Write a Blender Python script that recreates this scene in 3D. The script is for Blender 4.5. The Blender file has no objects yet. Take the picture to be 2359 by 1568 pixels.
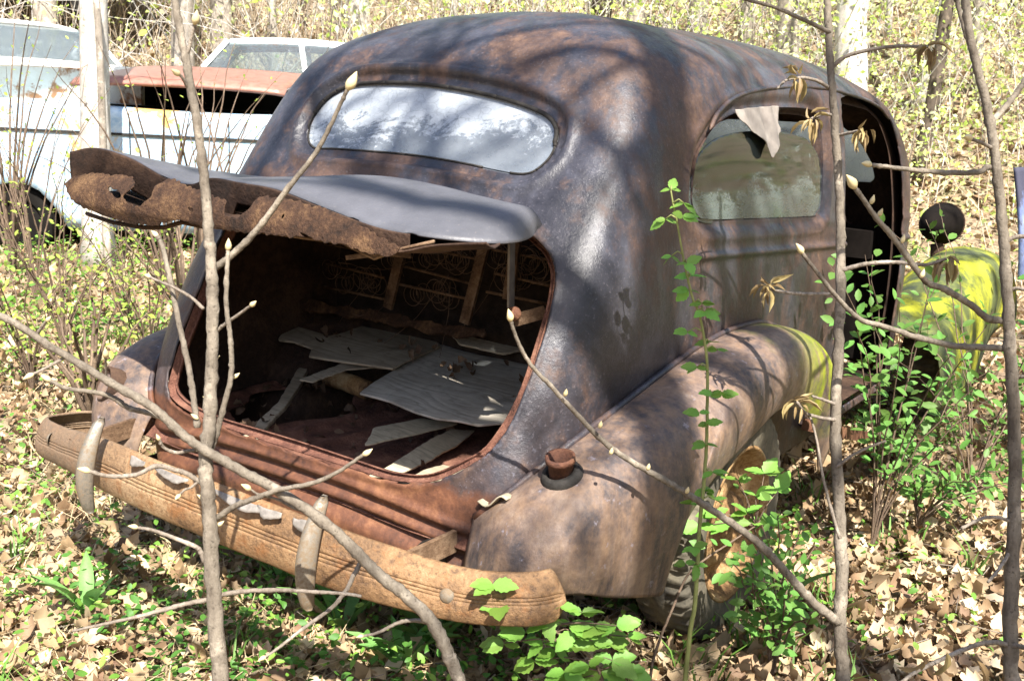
import bpy, bmesh, math, random
import numpy as np
from mathutils import Vector, Matrix
from mathutils.bvhtree import BVHTree
random.seed(7); rng = np.random.default_rng(7)
S = bpy.context.scene
COL = S.collection

# ------------------------------------------------------------------ camera, world, sun, exposure
CAM = np.array([1.76659441, -1.34909631, 1.37800143]); FOC = 2289.857; IW, IH = 2358., 1568.
ROT = np.array([[0.8166447854444663, 0.5750697378267416, 0.048847630876461455],
                [-0.16279693071719079, 0.14832811921941988, 0.9754465276979004],
                [0.5537043017310076, -0.8045455647038957, 0.2147509733618582]])
cd = bpy.data.cameras.new('camera'); cam = bpy.data.objects.new('camera', cd); COL.objects.link(cam)
mw = Matrix([list(ROT.T[i]) + [CAM[i]] for i in range(3)] + [[0, 0, 0, 1]])
cam.matrix_world = mw
cd.sensor_width = 36.0; cd.lens = 36.0 * FOC / IW; cd.clip_start = 0.02; cd.clip_end = 2000
cd.dof.use_dof = True; cd.dof.focus_distance = 2.75; cd.dof.aperture_fstop = 11.0
S.camera = cam
SUN_EL, SUN_AZ = math.radians(51), math.radians(-49)          # direction the light travels, from +Y towards +X
LD = Vector((math.sin(SUN_AZ) * math.cos(SUN_EL), math.cos(SUN_AZ) * math.cos(SUN_EL), -math.sin(SUN_EL)))
w = bpy.data.worlds.new('World'); S.world = w; w.use_nodes = True
nt = w.node_tree; bg = nt.nodes['Background']
sky = nt.nodes.new('ShaderNodeTexSky'); sky.sky_type = 'NISHITA'; sky.sun_disc = False
sky.sun_elevation = SUN_EL; sky.sun_rotation = math.atan2(-LD.x, -LD.y); sky.air_density = 1.0; sky.dust_density = 1.5
nt.links.new(sky.outputs[0], bg.inputs[0]); bg.inputs[1].default_value = 0.10
sl = bpy.data.lights.new('sun', 'SUN'); sl.energy = 5.0; sl.angle = math.radians(0.53); sl.color = (1.0, 0.95, 0.87)
so = bpy.data.objects.new('sun', sl); COL.objects.link(so)
so.rotation_euler = LD.to_track_quat('-Z', 'Y').to_euler()
S.view_settings.view_transform = 'Standard'; S.view_settings.look = 'None'; S.view_settings.gamma = 1.0
S.view_settings.use_curve_mapping = False; S.view_settings.exposure = 1.53
S.cycles.max_bounces = 8; S.cycles.diffuse_bounces = 4; S.cycles.transparent_max_bounces = 12
S.cycles.caustics_reflective = False; S.cycles.caustics_refractive = False

# ------------------------------------------------------------------ helpers
def ray(px, py):
    return ROT.T @ np.array([(px - IW / 2) / FOC, (IH / 2 - py) / FOC, -1.])
def on(px, py, ax, val):                      # point of the sight line on the plane axis = val
    d = ray(px, py); return CAM + (val - CAM[ax]) / d[ax] * d
def at(px, py, t):                            # point of the sight line at depth t metres
    return CAM + t * ray(px, py)
def onp(px, py, p0, n):                       # on a general plane
    d = ray(px, py); n = np.array(n, float); return CAM + np.dot(np.array(p0) - CAM, n) / np.dot(d, n) * d

def mesh(name, verts, faces, mat=None, parent=None, smooth=True):
    me = bpy.data.meshes.new(name)
    me.from_pydata([tuple(map(float, v)) for v in verts], [], [tuple(map(int, f)) for f in faces])
    me.validate()
    if smooth: me.polygons.foreach_set('use_smooth', [True] * len(me.polygons))
    return obj(name, me, mat, parent)
def obj(name, me, mat=None, parent=None, loc=None):
    o = bpy.data.objects.new(name, me); COL.objects.link(o)
    if mat is not None and me is not None and len(me.materials) == 0:
        for m in (mat if isinstance(mat, (list, tuple)) else [mat]): me.materials.append(m)
    if loc is not None: o.location = loc
    if parent is not None: o.parent = parent; o.matrix_parent_inverse = parent.matrix_basis.inverted()
    return o
def thing(name, label, cat, loc=(0, 0, 0), group=None):
    o = bpy.data.objects.new(name, None); COL.objects.link(o); o.location = loc
    o.empty_display_size = .1
    return tag(o, label, cat, group)
def tag(o, label, cat, group=None):
    o['label'] = label; o['category'] = cat
    if group: o['group'] = group
    return o
def solid(o, t, off=-1.0):
    m = o.modifiers.new('thickness', 'SOLIDIFY'); m.thickness = t; m.offset = off; m.use_quality_normals = False
    return o
def bevel(o, wd, seg=2):
    m = o.modifiers.new('bevel', 'BEVEL'); m.width = wd; m.segments = seg; m.limit_method = 'ANGLE'; return o
class MB:                                      # mesh builder
    def __init__(s): s.v = []; s.f = []
    def add(s, v, f):
        b = len(s.v); s.v += [tuple(map(float, p)) for p in v]; s.f += [tuple(i + b for i in q) for q in f]; return s
    def box(s, c, d, R=None):
        c = np.array(c, float); P = []
        for sx in (-1, 1):
            for sy in (-1, 1):
                for sz in (-1, 1):
                    q = np.array([sx * d[0] / 2, sy * d[1] / 2, sz * d[2] / 2])
                    P.append(c + (R @ q if R is not None else q))
        return s.add(P, [(0, 1, 3, 2), (4, 6, 7, 5), (0, 4, 5, 1), (2, 3, 7, 6), (0, 2, 6, 4), (1, 5, 7, 3)])
    def bar(s, a, b, wd, th, up=(0, 0, 1)):
        a = np.array(a, float); b = np.array(b, float); d = b - a; L = np.linalg.norm(d); d /= L
        u = np.array(up, float); sd = np.cross(d, u); sd /= np.linalg.norm(sd) + 1e-9; u = np.cross(sd, d)
        return s.box((a + b) / 2, (L, wd, th), np.array([d, sd, u]).T)
    def tube(s, pts, rad, n=6, cap=True, closed=False, ell=None):
        pts = np.array(pts, float); m = len(pts)
        if np.isscalar(rad): rad = [rad] * m
        rings = []; prev = None
        for i in range(m):
            if closed: t = pts[(i + 1) % m] - pts[i - 1]
            else: t = pts[min(i + 1, m - 1)] - pts[max(i - 1, 0)]
            t = t / (np.linalg.norm(t) + 1e-9)
            if prev is None:
                a = np.array([0, 0, 1.]) if abs(t[2]) < .9 else np.array([1., 0, 0])
                u = np.cross(t, a)
            else: u = prev - t * np.dot(prev, t)
            u /= np.linalg.norm(u) + 1e-9; prev = u; v_ = np.cross(t, u)
            rings.append([pts[i] + rad[i] * (math.cos(2 * math.pi * k / n) * u + math.sin(2 * math.pi * k / n) * v_) for k in range(n)])
        V = [p for r in rings for p in r]; Fc = []
        for i in range(m if closed else m - 1):
            j = (i + 1) % m
            for k in range(n):
                Fc.append((i * n + k, i * n + (k + 1) % n, j * n + (k + 1) % n, j * n + k))
        if cap and not closed:
            Fc.append(tuple(range(n))[::-1]); Fc.append(tuple((m - 1) * n + k for k in range(n)))
        return s.add(V, Fc)
    def grid(s, P, closed_u=False):
        P = np.array(P, float); a, b = P.shape[:2]; Fc = []
        for i in range(a if closed_u else a - 1):
            for j in range(b - 1):
                i2 = (i + 1) % a; Fc.append((i * b + j, i2 * b + j, i2 * b + j + 1, i * b + j + 1))
        return s.add(P.reshape(-1, 3), Fc)
    def build(s, name, mat=None, parent=None, smooth=True): return mesh(name, s.v, s.f, mat, parent, smooth)

def catmull(P, n, closed=False):
    """points -> n samples of a centripetal-ish Catmull-Rom curve (uniform)"""
    P = np.array(P, float); m = len(P)
    ts = np.linspace(0, m if closed else m - 1, n, endpoint=not closed); out = []
    for t in ts:
        i = int(min(math.floor(t), (m - 1) if closed else m - 2)); f = t - i
        if closed: a, b, c, d = P[(i - 1) % m], P[i % m], P[(i + 1) % m], P[(i + 2) % m]
        else:
            b, c = P[i], P[i + 1]; a = P[i - 1] if i > 0 else 2 * b - c; d = P[i + 2] if i + 2 < m else 2 * c - b
        out.append(.5 * (2 * b + (c - a) * f + (2 * a - 5 * b + 4 * c - d) * f * f + (3 * b - a - 3 * c + d) * f ** 3))
    return np.array(out)
def spline_axis(A, n):
    """natural cubic spline through A along axis 0, n samples"""
    m = A.shape[0]; sh = A.shape; B = A.reshape(m, -1)
    K = np.zeros((m, m)); Rr = np.zeros_like(B); K[0, 0] = K[-1, -1] = 1
    for i in range(1, m - 1):
        K[i, i - 1] = K[i, i + 1] = 1; K[i, i] = 4; Rr[i] = 6 * (B[i - 1] - 2 * B[i] + B[i + 1])
    Q = np.linalg.solve(K, Rr); out = []
    for t in np.linspace(0, m - 1, n):
        i = min(int(t), m - 2); f = t - i; g = 1 - f
        out.append(g * B[i] + f * B[i + 1] + ((g ** 3 - g) * Q[i] + (f ** 3 - f) * Q[i + 1]) / 6)
    return np.array(out).reshape((n,) + sh[1:])
def sdf_poly(P, poly):
    """signed distance (negative inside) of 2-D points P to polygon"""
    P = np.asarray(P, float); poly = np.asarray(poly, float); n = len(poly)
    d2 = np.full(len(P), 1e9); ins = np.zeros(len(P), bool)
    for i in range(n):
        a = poly[i]; b = poly[(i + 1) % n]; e = b - a; wv = P - a
        h = np.clip((wv @ e) / (e @ e + 1e-12), 0, 1); q = wv - h[:, None] * e
        d2 = np.minimum(d2, (q ** 2).sum(1))
        c = ((a[1] > P[:, 1]) != (b[1] > P[:, 1]))
        with np.errstate(divide='ignore', invalid='ignore'):
            xi = a[0] + (P[:, 1] - a[1]) * (b[0] - a[0]) / (b[1] - a[1])
        ins ^= c & (P[:, 0] < xi)
    d = np.sqrt(d2); d[ins] *= -1; return d
def clip(V, Fc, s):
    """keep the part of the mesh where s > 0; V is n x k (extra columns are interpolated)"""
    V = np.asarray(V, float); out = list(V); cache = {}; NF = []
    pos = s > 0
    for f in Fc:
        k = [pos[i] for i in f]
        if all(k): NF.append(f); continue
        if not any(k): continue
        q = []
        for a, b in zip(f, tuple(f[1:]) + (f[0],)):
            if pos[a]: q.append(a)
            if pos[a] != pos[b]:
                key = (min(a, b), max(a, b))
                if key not in cache:
                    t = s[a] / (s[a] - s[b]); cache[key] = len(out); out.append(V[a] + t * (V[b] - V[a]))
                q.append(cache[key])
        if len(q) >= 3: NF.append(tuple(q))
    out = np.array(out); used = sorted({i for f in NF for i in f}); mp = {u: i for i, u in enumerate(used)}
    return out[used], [tuple(mp[i] for i in f) for f in NF]
def smst(a, b, x):
    t = np.clip((x - a) / (b - a), 0, 1); return t * t * (3 - 2 * t)
def vnoise(P, sc, seed=0):
    """cheap smooth value noise on n x 3 points, -1..1"""
    r = np.random.default_rng(seed); out = np.zeros(len(P))
    for k in range(6):
        d = r.normal(size=3); d /= np.linalg.norm(d); out += np.sin(P @ d * sc * r.uniform(.6, 1.6) + r.uniform(0, 6.28))
    return out / 3.5

# ------------------------------------------------------------------ materials
class NM:
    def __init__(s, name, rough=.7, spec=.3):
        s.m = bpy.data.materials.new(name); s.m.use_nodes = True; s.t = s.m.node_tree
        s.b = s.t.nodes['Principled BSDF']; s.out = s.t.nodes['Material Output']
        s.set('Roughness', rough); s.set('Specular IOR Level', spec)
        s.tc = None
    def set(s, k, v):
        if isinstance(v, bpy.types.NodeSocket): s.t.links.new(v, s.b.inputs[k])
        else: s.b.inputs[k].default_value = v
        return s
    def n(s, ty, ins=None, **pr):
        nd = s.t.nodes.new('ShaderNode' + ty)
        for k, v in pr.items(): setattr(nd, k, v)
        for k, v in (ins or {}).items():
            if isinstance(v, bpy.types.NodeSocket): s.t.links.new(v, nd.inputs[k])
            else: nd.inputs[k].default_value = v
        return nd
    def co(s, kind='Object', scale=None):
        if s.tc is None: s.tc = s.n('TexCoord')
        c = s.tc.outputs[kind]
        if scale is not None: c = s.n('Mapping', {'Vector': c, 'Scale': scale}).outputs[0]
        return c
    def noise(s, scale, detail=4, rough=.55, vec=None, dist=0.):
        return s.n('TexNoise', {'Vector': vec or s.co(), 'Scale': scale, 'Detail': detail, 'Roughness': rough, 'Distortion': dist}).outputs['Fac']
    def ramp(s, fac, stops, interp='LINEAR'):
        r = s.n('ValToRGB', {'Fac': fac}); e = r.color_ramp; e.interpolation = interp
        while len(e.elements) < len(stops): e.elements.new(.5)
        for el, (p, c) in zip(e.elements, stops):
            el.position = p; el.color = (c[0], c[1], c[2], 1) if hasattr(c, '__len__') else (c, c, c, 1)
        return r.outputs['Color']
    def mix(s, fac, a, b, mode='MIX'):
        nd = s.n('Mix', data_type='RGBA', blend_type=mode)
        for k, v in ((0, fac), (6, a), (7, b)):
            if isinstance(v, bpy.types.NodeSocket): s.t.links.new(v, nd.inputs[k])
            elif k == 0: nd.inputs[0].default_value = v
            else: nd.inputs[k].default_value = (v[0], v[1], v[2], 1)
        return nd.outputs[2]
    def math(s, op, a, b=0., c=0.):
        nd = s.n('Math', operation=op)
        for k, v in enumerate((a, b, c)):
            if isinstance(v, bpy.types.NodeSocket): s.t.links.new(v, nd.inputs[k])
            else: nd.inputs[k].default_value = v
        return nd.outputs[0]
    def bump(s, h, strength=.3, dist=.004):
        s.set('Normal', s.n('Bump', {'Height': h, 'Strength': strength, 'Distance': dist}).outputs[0]); return s
    def xyz(s, kind='Object'):
        return s.n('SeparateXYZ', {0: s.co(kind)}).outputs

def m_patina():
    a = NM('weathered_dark_paint', .5, .5)
    big = a.noise(2.4, 5, .6, dist=.4); med = a.noise(8, 7, .7, dist=.3); mot = a.noise(34, 5, .7); fine = a.noise(150, 3, .6)
    streak = a.noise(6, 6, .65, vec=a.co('Object', (2.4, 2.4, .8)))
    base = a.ramp(a.math('ADD', a.math('MULTIPLY', a.noise(3.3, 5, .6, dist=.6), .65), a.math('MULTIPLY', mot, .35)), [(.34, (.014, .014, .018)), (.48, (.030, .029, .036)), (.60, (.054, .054, .068)), (.72, (.095, .094, .110))])
    rust = a.ramp(a.math('ADD', a.math('MULTIPLY', med, .6), a.math('MULTIPLY', mot, .4)), [(.34, (.030, .018, .014)), (.52, (.072, .040, .028)), (.66, (.135, .078, .050))])
    f = a.ramp(a.math('ADD', a.math('MULTIPLY', big, .45), a.math('ADD', a.math('MULTIPLY', streak, .25), a.math('ADD', a.math('MULTIPLY', med, .18), a.math('MULTIPLY', mot, .12)))), [(.47, 0.), (.53, .75), (.60, .95)])
    X_ = a.xyz(); z = X_[2]
    low = a.n('MapRange', {0: a.math('ADD', z, a.math('MULTIPLY', big, .5)), 1: 1.05, 2: .62, 3: 0., 4: .8}).outputs[0]
    f = a.math('MAXIMUM', f, a.math('MULTIPLY', low, a.ramp(med, [(.38, .15), (.58, 1.)])))
    c = a.mix(f, base, rust)
    spk = a.ramp(fine, [(.60, 0.), (.70, 1.)]); c = a.mix(a.math('MULTIPLY', spk, .4), c, (.15, .135, .15))
    pale = a.ramp(a.noise(30, 5, .75), [(.60, 0.), (.67, 1.)])
    c = a.mix(a.math('MULTIPLY', a.math('MULTIPLY', pale, low), .75), c, (.27, .27, .34))
    # bare red-brown rust on the tail pan and sill
    pz = a.math('ADD', z, a.math('MULTIPLY', a.math('SUBTRACT', med, .5), .16))
    pan = a.math('MULTIPLY', a.n('MapRange', {0: pz, 1: .600, 2: .575, 3: 0., 4: 1.}).outputs[0], a.n('MapRange', {0: a.math('ADD', X_[1], a.math('MULTIPLY', med, .2)), 1: .62, 2: .50, 3: 0., 4: 1.}).outputs[0])
    red = a.ramp(a.math('ADD', a.math('MULTIPLY', big, .4), a.math('ADD', a.math('MULTIPLY', mot, .35), a.math('MULTIPLY', med, .25))), [(.38, (.045, .020, .014)), (.50, (.13, .053, .028)), (.62, (.27, .125, .060))])
    c = a.mix(pan, c, red)
    a.set('Base Color', c); ff = a.math('MAXIMUM', f, pan)
    a.set('Roughness', a.ramp(a.math('ADD', a.math('MULTIPLY', ff, .6), a.math('MULTIPLY', med, .4)), [(.1, .32), (.7, .60)]))
    a.set('Specular IOR Level', .42)
    a.bump(a.math('ADD', a.math('ADD', a.noise(75, 5, .75), a.math('MULTIPLY', mot, .6)), a.math('MULTIPLY', a.noise(12, 4), 1.6)), .45, .004)
    return a.m
def m_fender():
    a = NM('weathered_fender', .55, .45)
    big = a.noise(3.4, 6, .65, dist=.8); med = a.noise(10, 7, .72, dist=.4); mot = a.noise(40, 5, .72); fine = a.noise(150, 3, .6)
    streak = a.noise(9, 6, .7, vec=a.co('Object', (3., 3., .4)))
    base = a.ramp(a.math('ADD', a.math('MULTIPLY', big, .7), a.math('MULTIPLY', mot, .3)), [(.36, (.026, .024, .029)), (.44, (.070, .056, .054)), (.52, (.155, .108, .085)), (.60, (.24, .175, .13)), (.70, (.16, .15, .16))])
    rust = a.ramp(a.math('ADD', a.math('MULTIPLY', med, .6), a.math('MULTIPLY', mot, .4)), [(.36, (.075, .045, .034)), (.64, (.245, .155, .095))])
    f = a.ramp(a.math('ADD', a.math('MULTIPLY', streak, .6), a.math('MULTIPLY', med, .4)), [(.44, 0.), (.60, .85)])
    c = a.mix(f, base, rust)
    z = a.xyz()[2]
    low = a.n('MapRange', {0: a.math('ADD', z, a.math('MULTIPLY', streak, .3)), 1: .68, 2: .42, 3: 0., 4: 1.}).outputs[0]
    c = a.mix(a.math('MULTIPLY', low, .7), c, a.ramp(streak, [(.38, (.022, .020, .019)), (.5, (.16, .11, .07)), (.62, (.36, .26, .16))]))
    pale = a.ramp(a.noise(30, 5, .75), [(.62, 0.), (.68, 1.)])
    c = a.mix(a.math('MULTIPLY', pale, .55), c, (.27, .25, .29))
    moss_v = a.co('Object', (1., 1., .4))
    y = a.xyz()[1]
    mm = a.n('MapRange', {0: a.math('ADD', y, a.math('MULTIPLY', a.noise(5, 4, .6, vec=moss_v), .55)), 1: 1.50, 2: 1.78, 3: 0., 4: 1.}).outputs[0]
    mz = a.n('MapRange', {0: z, 1: .46, 2: .6, 3: 0., 4: 1.}).outputs[0]
    mossf = a.math('MULTIPLY', a.math('MULTIPLY', mm, mz), a.ramp(a.noise(9, 5, .7, vec=moss_v), [(.40, 0.), (.50, 1.)]))
    c = a.mix(mossf, c, a.ramp(a.noise(14, 4), [(.3, (.11, .14, .015)), (.7, (.32, .34, .02))]))
    a.set('Base Color', c)
    a.set('Roughness', a.ramp(med, [(.3, .45), (.7, .68)]))
    a.bump(a.math('ADD', a.noise(75, 5, .75), a.math('ADD', a.math('MULTIPLY', mot, .7), a.math('MULTIPLY', streak, 1.8))), .5, .004)
    return a.m
def m_rust(name, lo, mid, hi, rough=.85, pit=.6, sc=1.0, spec=.2):
    a = NM(name, rough, spec)
    n1 = a.noise(6 * sc, 6, .65, dist=.3); n2 = a.noise(55 * sc, 5, .7)
    c = a.ramp(a.math('ADD', a.math('MULTIPLY', n1, .65), a.math('MULTIPLY', n2, .35)), [(.38, lo), (.5, mid), (.62, hi)])
    a.set('Base Color', c); a.bump(a.math('ADD', n2, a.noise(120 * sc, 3, .6)), pit, .005)
    return a.m
def m_plain(name, col, rough=.7, spec=.3, var=.25, sc=12, bump=.15, metal=0.):
    a = NM(name, rough, spec); n = a.noise(sc, 5, .6)
    c0 = tuple(x * (1 - var) for x in col); c1 = tuple(min(1, x * (1 + var)) for x in col)
    a.set('Base Color', a.ramp(n, [(.3, c0), (.7, c1)])); a.set('Metallic', metal)
    if bump: a.bump(a.noise(sc * 6, 4, .65), bump, .003)
    return a.m

def fastmesh(name, V, F, mat=None, parent=None, smooth=False, colors=None):
    """V n x 3, F m x k (all faces the same size)"""
    V = np.ascontiguousarray(V, np.float32); F = np.ascontiguousarray(F, np.int32); m_, k = F.shape
    me = bpy.data.meshes.new(name); me.vertices.add(len(V)); me.vertices.foreach_set('co', V.ravel())
    me.loops.add(m_ * k); me.loops.foreach_set('vertex_index', F.ravel())
    me.polygons.add(m_); me.polygons.foreach_set('loop_start', np.arange(0, m_ * k, k, dtype=np.int32)); me.polygons.foreach_set('loop_total', np.full(m_, k, np.int32))
    if smooth: me.polygons.foreach_set('use_smooth', np.ones(m_, bool))
    me.update(calc_edges=True)
    if colors is not None:
        at_ = me.color_attributes.new('tint', 'FLOAT_COLOR', 'POINT'); c = np.ones((len(V), 4), np.float32); c[:, :3] = colors; at_.data.foreach_set('color', c.ravel())
    return obj(name, me, mat, parent)
def frames(nrm, spin):
    n = nrm / (np.linalg.norm(nrm, axis=1, keepdims=True) + 1e-9); a = np.where(np.abs(n[:, 2:3]) < .9, np.array([[0, 0, 1.]]), np.array([[1., 0, 0]]))
    u = np.cross(a, n); u /= np.linalg.norm(u, axis=1, keepdims=True) + 1e-9; v = np.cross(n, u)
    c, s_ = np.cos(spin)[:, None], np.sin(spin)[:, None]; return u * c + v * s_, -u * s_ + v * c, n
def leafcloud(name, C_, nrm, size, mat, tmpl, faces, rg, parent=None, tint=None, curl=.25):
    """many leaves as one mesh; tmpl k x 3 (length along y)"""
    n = len(C_); u, v, w_ = frames(nrm, rg.uniform(0, 6.283, n)); T = np.asarray(tmpl, float); k = len(T)
    cu = rg.normal(0, curl, n)[:, None]; tw = rg.normal(0, curl, n)[:, None]
    zz = T[None, :, 2] + cu * (T[None, :, 1] - .5) ** 2 * 2 + tw * T[None, :, 0] * T[None, :, 1] * 2
    P = C_[:, None] + size[:, None, None] * (T[None, :, 0:1] * u[:, None] + (T[None, :, 1:2] - .4) * v[:, None] + zz[:, :, None] * w_[:, None])
    F = (np.asarray(faces)[None] + (np.arange(n) * k)[:, None, None]).reshape(-1, len(faces[0]))
    col = None if tint is None else np.repeat(tint, k, 0)
    return fastmesh(name, P.reshape(-1, 3), F, mat, parent, False, col)
# leaf templates (width x, length y, rise z)
T_OVAL = [(0, 0, 0), (.17, .18, .04), (.26, .45, .06), (.19, .75, .04), (0, 1, -.04), (-.19, .75, .04), (-.26, .45, .06), (-.17, .18, .04), (0, .45, 0)]
F_OVAL = [(0, 1, 8), (1, 2, 8), (2, 3, 8), (3, 4, 8), (4, 5, 8), (5, 6, 8), (6, 7, 8), (7, 0, 8)]
T_OAK = [(0, 0, 0), (.13, .10, .06), (.17, .22, .02), (.27, .36, .12), (.22, .50, .05), (.29, .66, .14), (.16, .82, .06), (0, 1, .10), (-.15, .83, .02), (-.27, .66, .13), (-.21, .50, .04), (-.28, .36, .14), (-.16, .22, .03), (-.12, .10, .06), (0, .25, -.02), (0, .55, -.03), (0, .82, .0)]
F_OAK = [(0, 1, 14), (1, 2, 14), (2, 3, 14), (3, 4, 15), (3, 15, 14), (4, 5, 15), (5, 6, 16), (5, 16, 15), (6, 7, 16), (7, 8, 16), (8, 9, 16), (9, 15, 16), (9, 10, 15), (10, 11, 15), (11, 14, 15), (11, 12, 14), (12, 13, 14), (13, 0, 14)]
T_FAR = [(0, 0, 0), (.3, .5, .06), (0, 1, 0), (-.3, .5, .06)]
F_FAR = [(0, 1, 2), (0, 2, 3)]
T_TOOTH = [(0, 0, 0), (.16, .08, .03), (.30, .22, .06), (.27, .30, .05), (.36, .44, .06), (.30, .52, .05), (.30, .66, .04), (.20, .74, .03), (.15, .88, 0), (0, 1.05, -.06), (-.15, .88, 0), (-.20, .74, .03), (-.30, .66, .04), (-.30, .52, .05), (-.36, .44, .06), (-.27, .30, .05), (-.30, .22, .06), (-.16, .08, .03), (0, .5, -.01)]
F_TOOTH = [(i, i + 1, 18) for i in range(17)] + [(17, 0, 18)]
T_STRAP = []; F_STRAP = []
for _k, (_y, _w) in enumerate(((0, .035), (.15, .05), (.32, .085), (.50, .105), (.68, .095), (.84, .06), (1.0, .004))):
    _z = .16 * math.sin(_y * 2.6) - .10 * _y * _y
    T_STRAP += [(-_w, _y, _z + .035), (0, _y, _z), (_w, _y, _z + .035)]
    if _k: _b = 3 * _k; F_STRAP += [(_b - 3, _b - 2, _b + 1, _b), (_b - 2, _b - 1, _b + 2, _b + 1)]
def m_leaf(name, c0, c1, trans=.35, rough=.5, sc=30, tint=False):
    a = NM(name, rough, .35); n = a.noise(sc, 2)
    oi = a.n('ObjectInfo').outputs['Random']
    c = a.mix(n, c0, c1)
    if tint: c = a.mix(1.0, c, a.n('VertexColor', layer_name='tint').outputs[0], 'MULTIPLY')
    else: c = a.n('HueSaturation', {'Hue': a.math('ADD', .485, a.math('MULTIPLY', oi, .03)), 'Value': a.math('ADD', .75, a.math('MULTIPLY', oi, .5)), 'Color': c}).outputs[0]
    a.set('Base Color', c)
    t = a.n('BsdfTranslucent', {'Color': c}); mx = a.n('MixShader', {0: trans, 1: a.b.outputs[0], 2: t.outputs[0]}); a.t.links.new(mx.outputs[0], a.out.inputs[0])
    return a.m
def leafmesh(name, tmpl, faces, size=1.0):
    me = bpy.data.meshes.new(name); me.from_pydata([(x * size, y * size, z * size) for x, y, z in tmpl], [], faces)
    me.polygons.foreach_set('use_smooth', [True] * len(me.polygons)); return me
def put(name, me, parent, p, d, up, size, mat=None):
    """a leaf object at p, its length along d, its face turned to up"""
    d = Vector(d).normalized(); up = Vector(up); x = d.cross(up)
    if x.length < 1e-4: x = d.cross(Vector((1, 0, 0)))
    x.normalize(); z = x.cross(d)
    o = bpy.data.objects.new(name, me); COL.objects.link(o)
    M = Matrix(((x.x, d.x, z.x, p[0]), (x.y, d.y, z.y, p[1]), (x.z, d.z, z.z, p[2]), (0, 0, 0, 1))) @ Matrix.Scale(size, 4)
    o.parent = parent; o.matrix_parent_inverse = parent.matrix_basis.inverted() if parent.parent is None else (parent.matrix_parent_inverse.inverted() if False else Matrix.Identity(4))
    o.matrix_basis = M
    return o

# ------------------------------------------------------------------ THE CAR: body shell
M_PATINA = m_patina(); M_FENDER = m_fender()
M_INNER = m_rust('inner_rust', (.020, .013, .010), (.045, .026, .018), (.085, .05, .032), .85, .5, 1)
M_FLOOR = m_rust('trunk_floor_rust', (.050, .024, .018), (.14, .062, .043), (.24, .12, .08), .85, .9, 1.6)
M_LIDRUST = m_rust('lid_rust', (.018, .011, .008), (.055, .029, .017), (.14, .08, .04), .85, .9, 1.5)
M_PAN = m_rust('red_brown_rust', (.055, .025, .017), (.13, .055, .032), (.24, .12, .065), .75, .6, 1.0, .3)
M_BARS = m_rust('brown_steel', (.06, .035, .02), (.14, .085, .05), (.24, .16, .10), .8, .5, 2)
M_RUBBER = m_plain('old_rubber', (.028, .025, .022), .75, .25, .5, 40, .5)

sedan = thing('rusty_sedan', 'derelict rust-brown fastback sedan with its trunk lid raised among saplings', 'car')
#        z     yr    x2   x3   x4   w5   w7   w9   zfront
LV = [(.30, .285, .57, .655, .69, .705, .72, .71, .30),
      (.55, .270, .57, .655, .69, .705, .72, .71, .55),
      (.75, .335, .585, .67, .70, .715, .73, .715, .75),
      (.95, .435, .585, .67, .70, .71, .725, .71, .95),
      (1.10, .530, .57, .665, .69, .695, .71, .70, 1.10),
      (1.25, .635, .56, .652, .675, .68, .695, .685, 1.25),
      (1.38, .712, .535, .63, .655, .663, .675, .665, 1.37),
      (1.49, .780, .50, .59, .62, .632, .642, .635, 1.475),
      (1.575, .865, .44, .525, .56, .578, .588, .58, 1.55),
      (1.645, .985, .33, .40, .435, .46, .47, .46, 1.605),
      (1.685, 1.10, .19, .23, .26, .28, .29, .285, 1.635)]
net = []
for z, yr, x2, x3, x4, w5, w7, w9, zf in LV:
    k = np.clip((z - 1.3) / .4, 0, 1)
    ya = 3.16 - .05 * max(0, z - 1.15) - .42 * max(0, z - 1.2) - .35 * k * k
    yf = 3.55 - .55 * max(0, z - 1.0) - .45 * k * k
    y4 = yr + .28; y5 = max(1.28, yr + .5)
    row = [(0, yr, z), (.5 * x2, yr + .006, z), (x2, yr + .03, z), (x3, yr + .105, z), (x4, y4, z), (w5, y5, z),
           ((w5 + w7) / 2 + .004, 1.72, z), (w7, 2.15, z + .004), (w7 + .001, 2.58, (z * 2 + zf) / 3), (w9, ya, zf),
           (w9 * .86, ya + (yf - ya) * .45, zf), (w9 * .5, ya + (yf - ya) * .88, zf), (0, yf, zf)]
    net.append(row)
rz = lambda y: 1.722 - .030 * ((y - 1.95) / .9) ** 2 - (0.02 * max(0, (y - 2.3)) ** 2)
net.append([(0, y, rz(y)) for y in (1.22, 1.24, 1.29, 1.37, 1.5, 1.66, 1.86, 2.1, 2.33, 2.5, 2.56, 2.6, 2.62)])
NET = np.array(net)                                   # levels x stations x 3
mir = NET[:, ::-1] * np.array([-1, 1, 1])
ringnet = np.concatenate([mir[:, :-1], NET], 1)       # left front ... rear ... right front
capn = NET[-2::-1][:3, :]
ext = np.concatenate([ringnet, ringnet[-2:-4:-1] * np.array([-1, 1, 1])], 0)
NL = 330; NS = 620
G = spline_axis(ext, int(NL * (ext.shape[0] - 1) / (ringnet.shape[0] - 1)))[:NL]
G = spline_axis(np.swapaxes(G, 0, 1), NS)             # NS x NL x 3
for it in range(6):                                   # relax the spline's own waviness
    H_ = G.copy(); H_[1:-1] = .5 * G[1:-1] + .25 * (G[:-2] + G[2:]); H_[:, 1:-1] = .5 * H_[:, 1:-1] + .25 * (H_[:, :-2] + H_[:, 2:])
    H_[:, -1] = G[:, -1]; G = H_
gu = np.gradient(G, axis=0); gv = np.gradient(G, axis=1); GN = np.cross(gu, gv); GN /= np.linalg.norm(GN, axis=2, keepdims=True) + 1e-9
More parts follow.
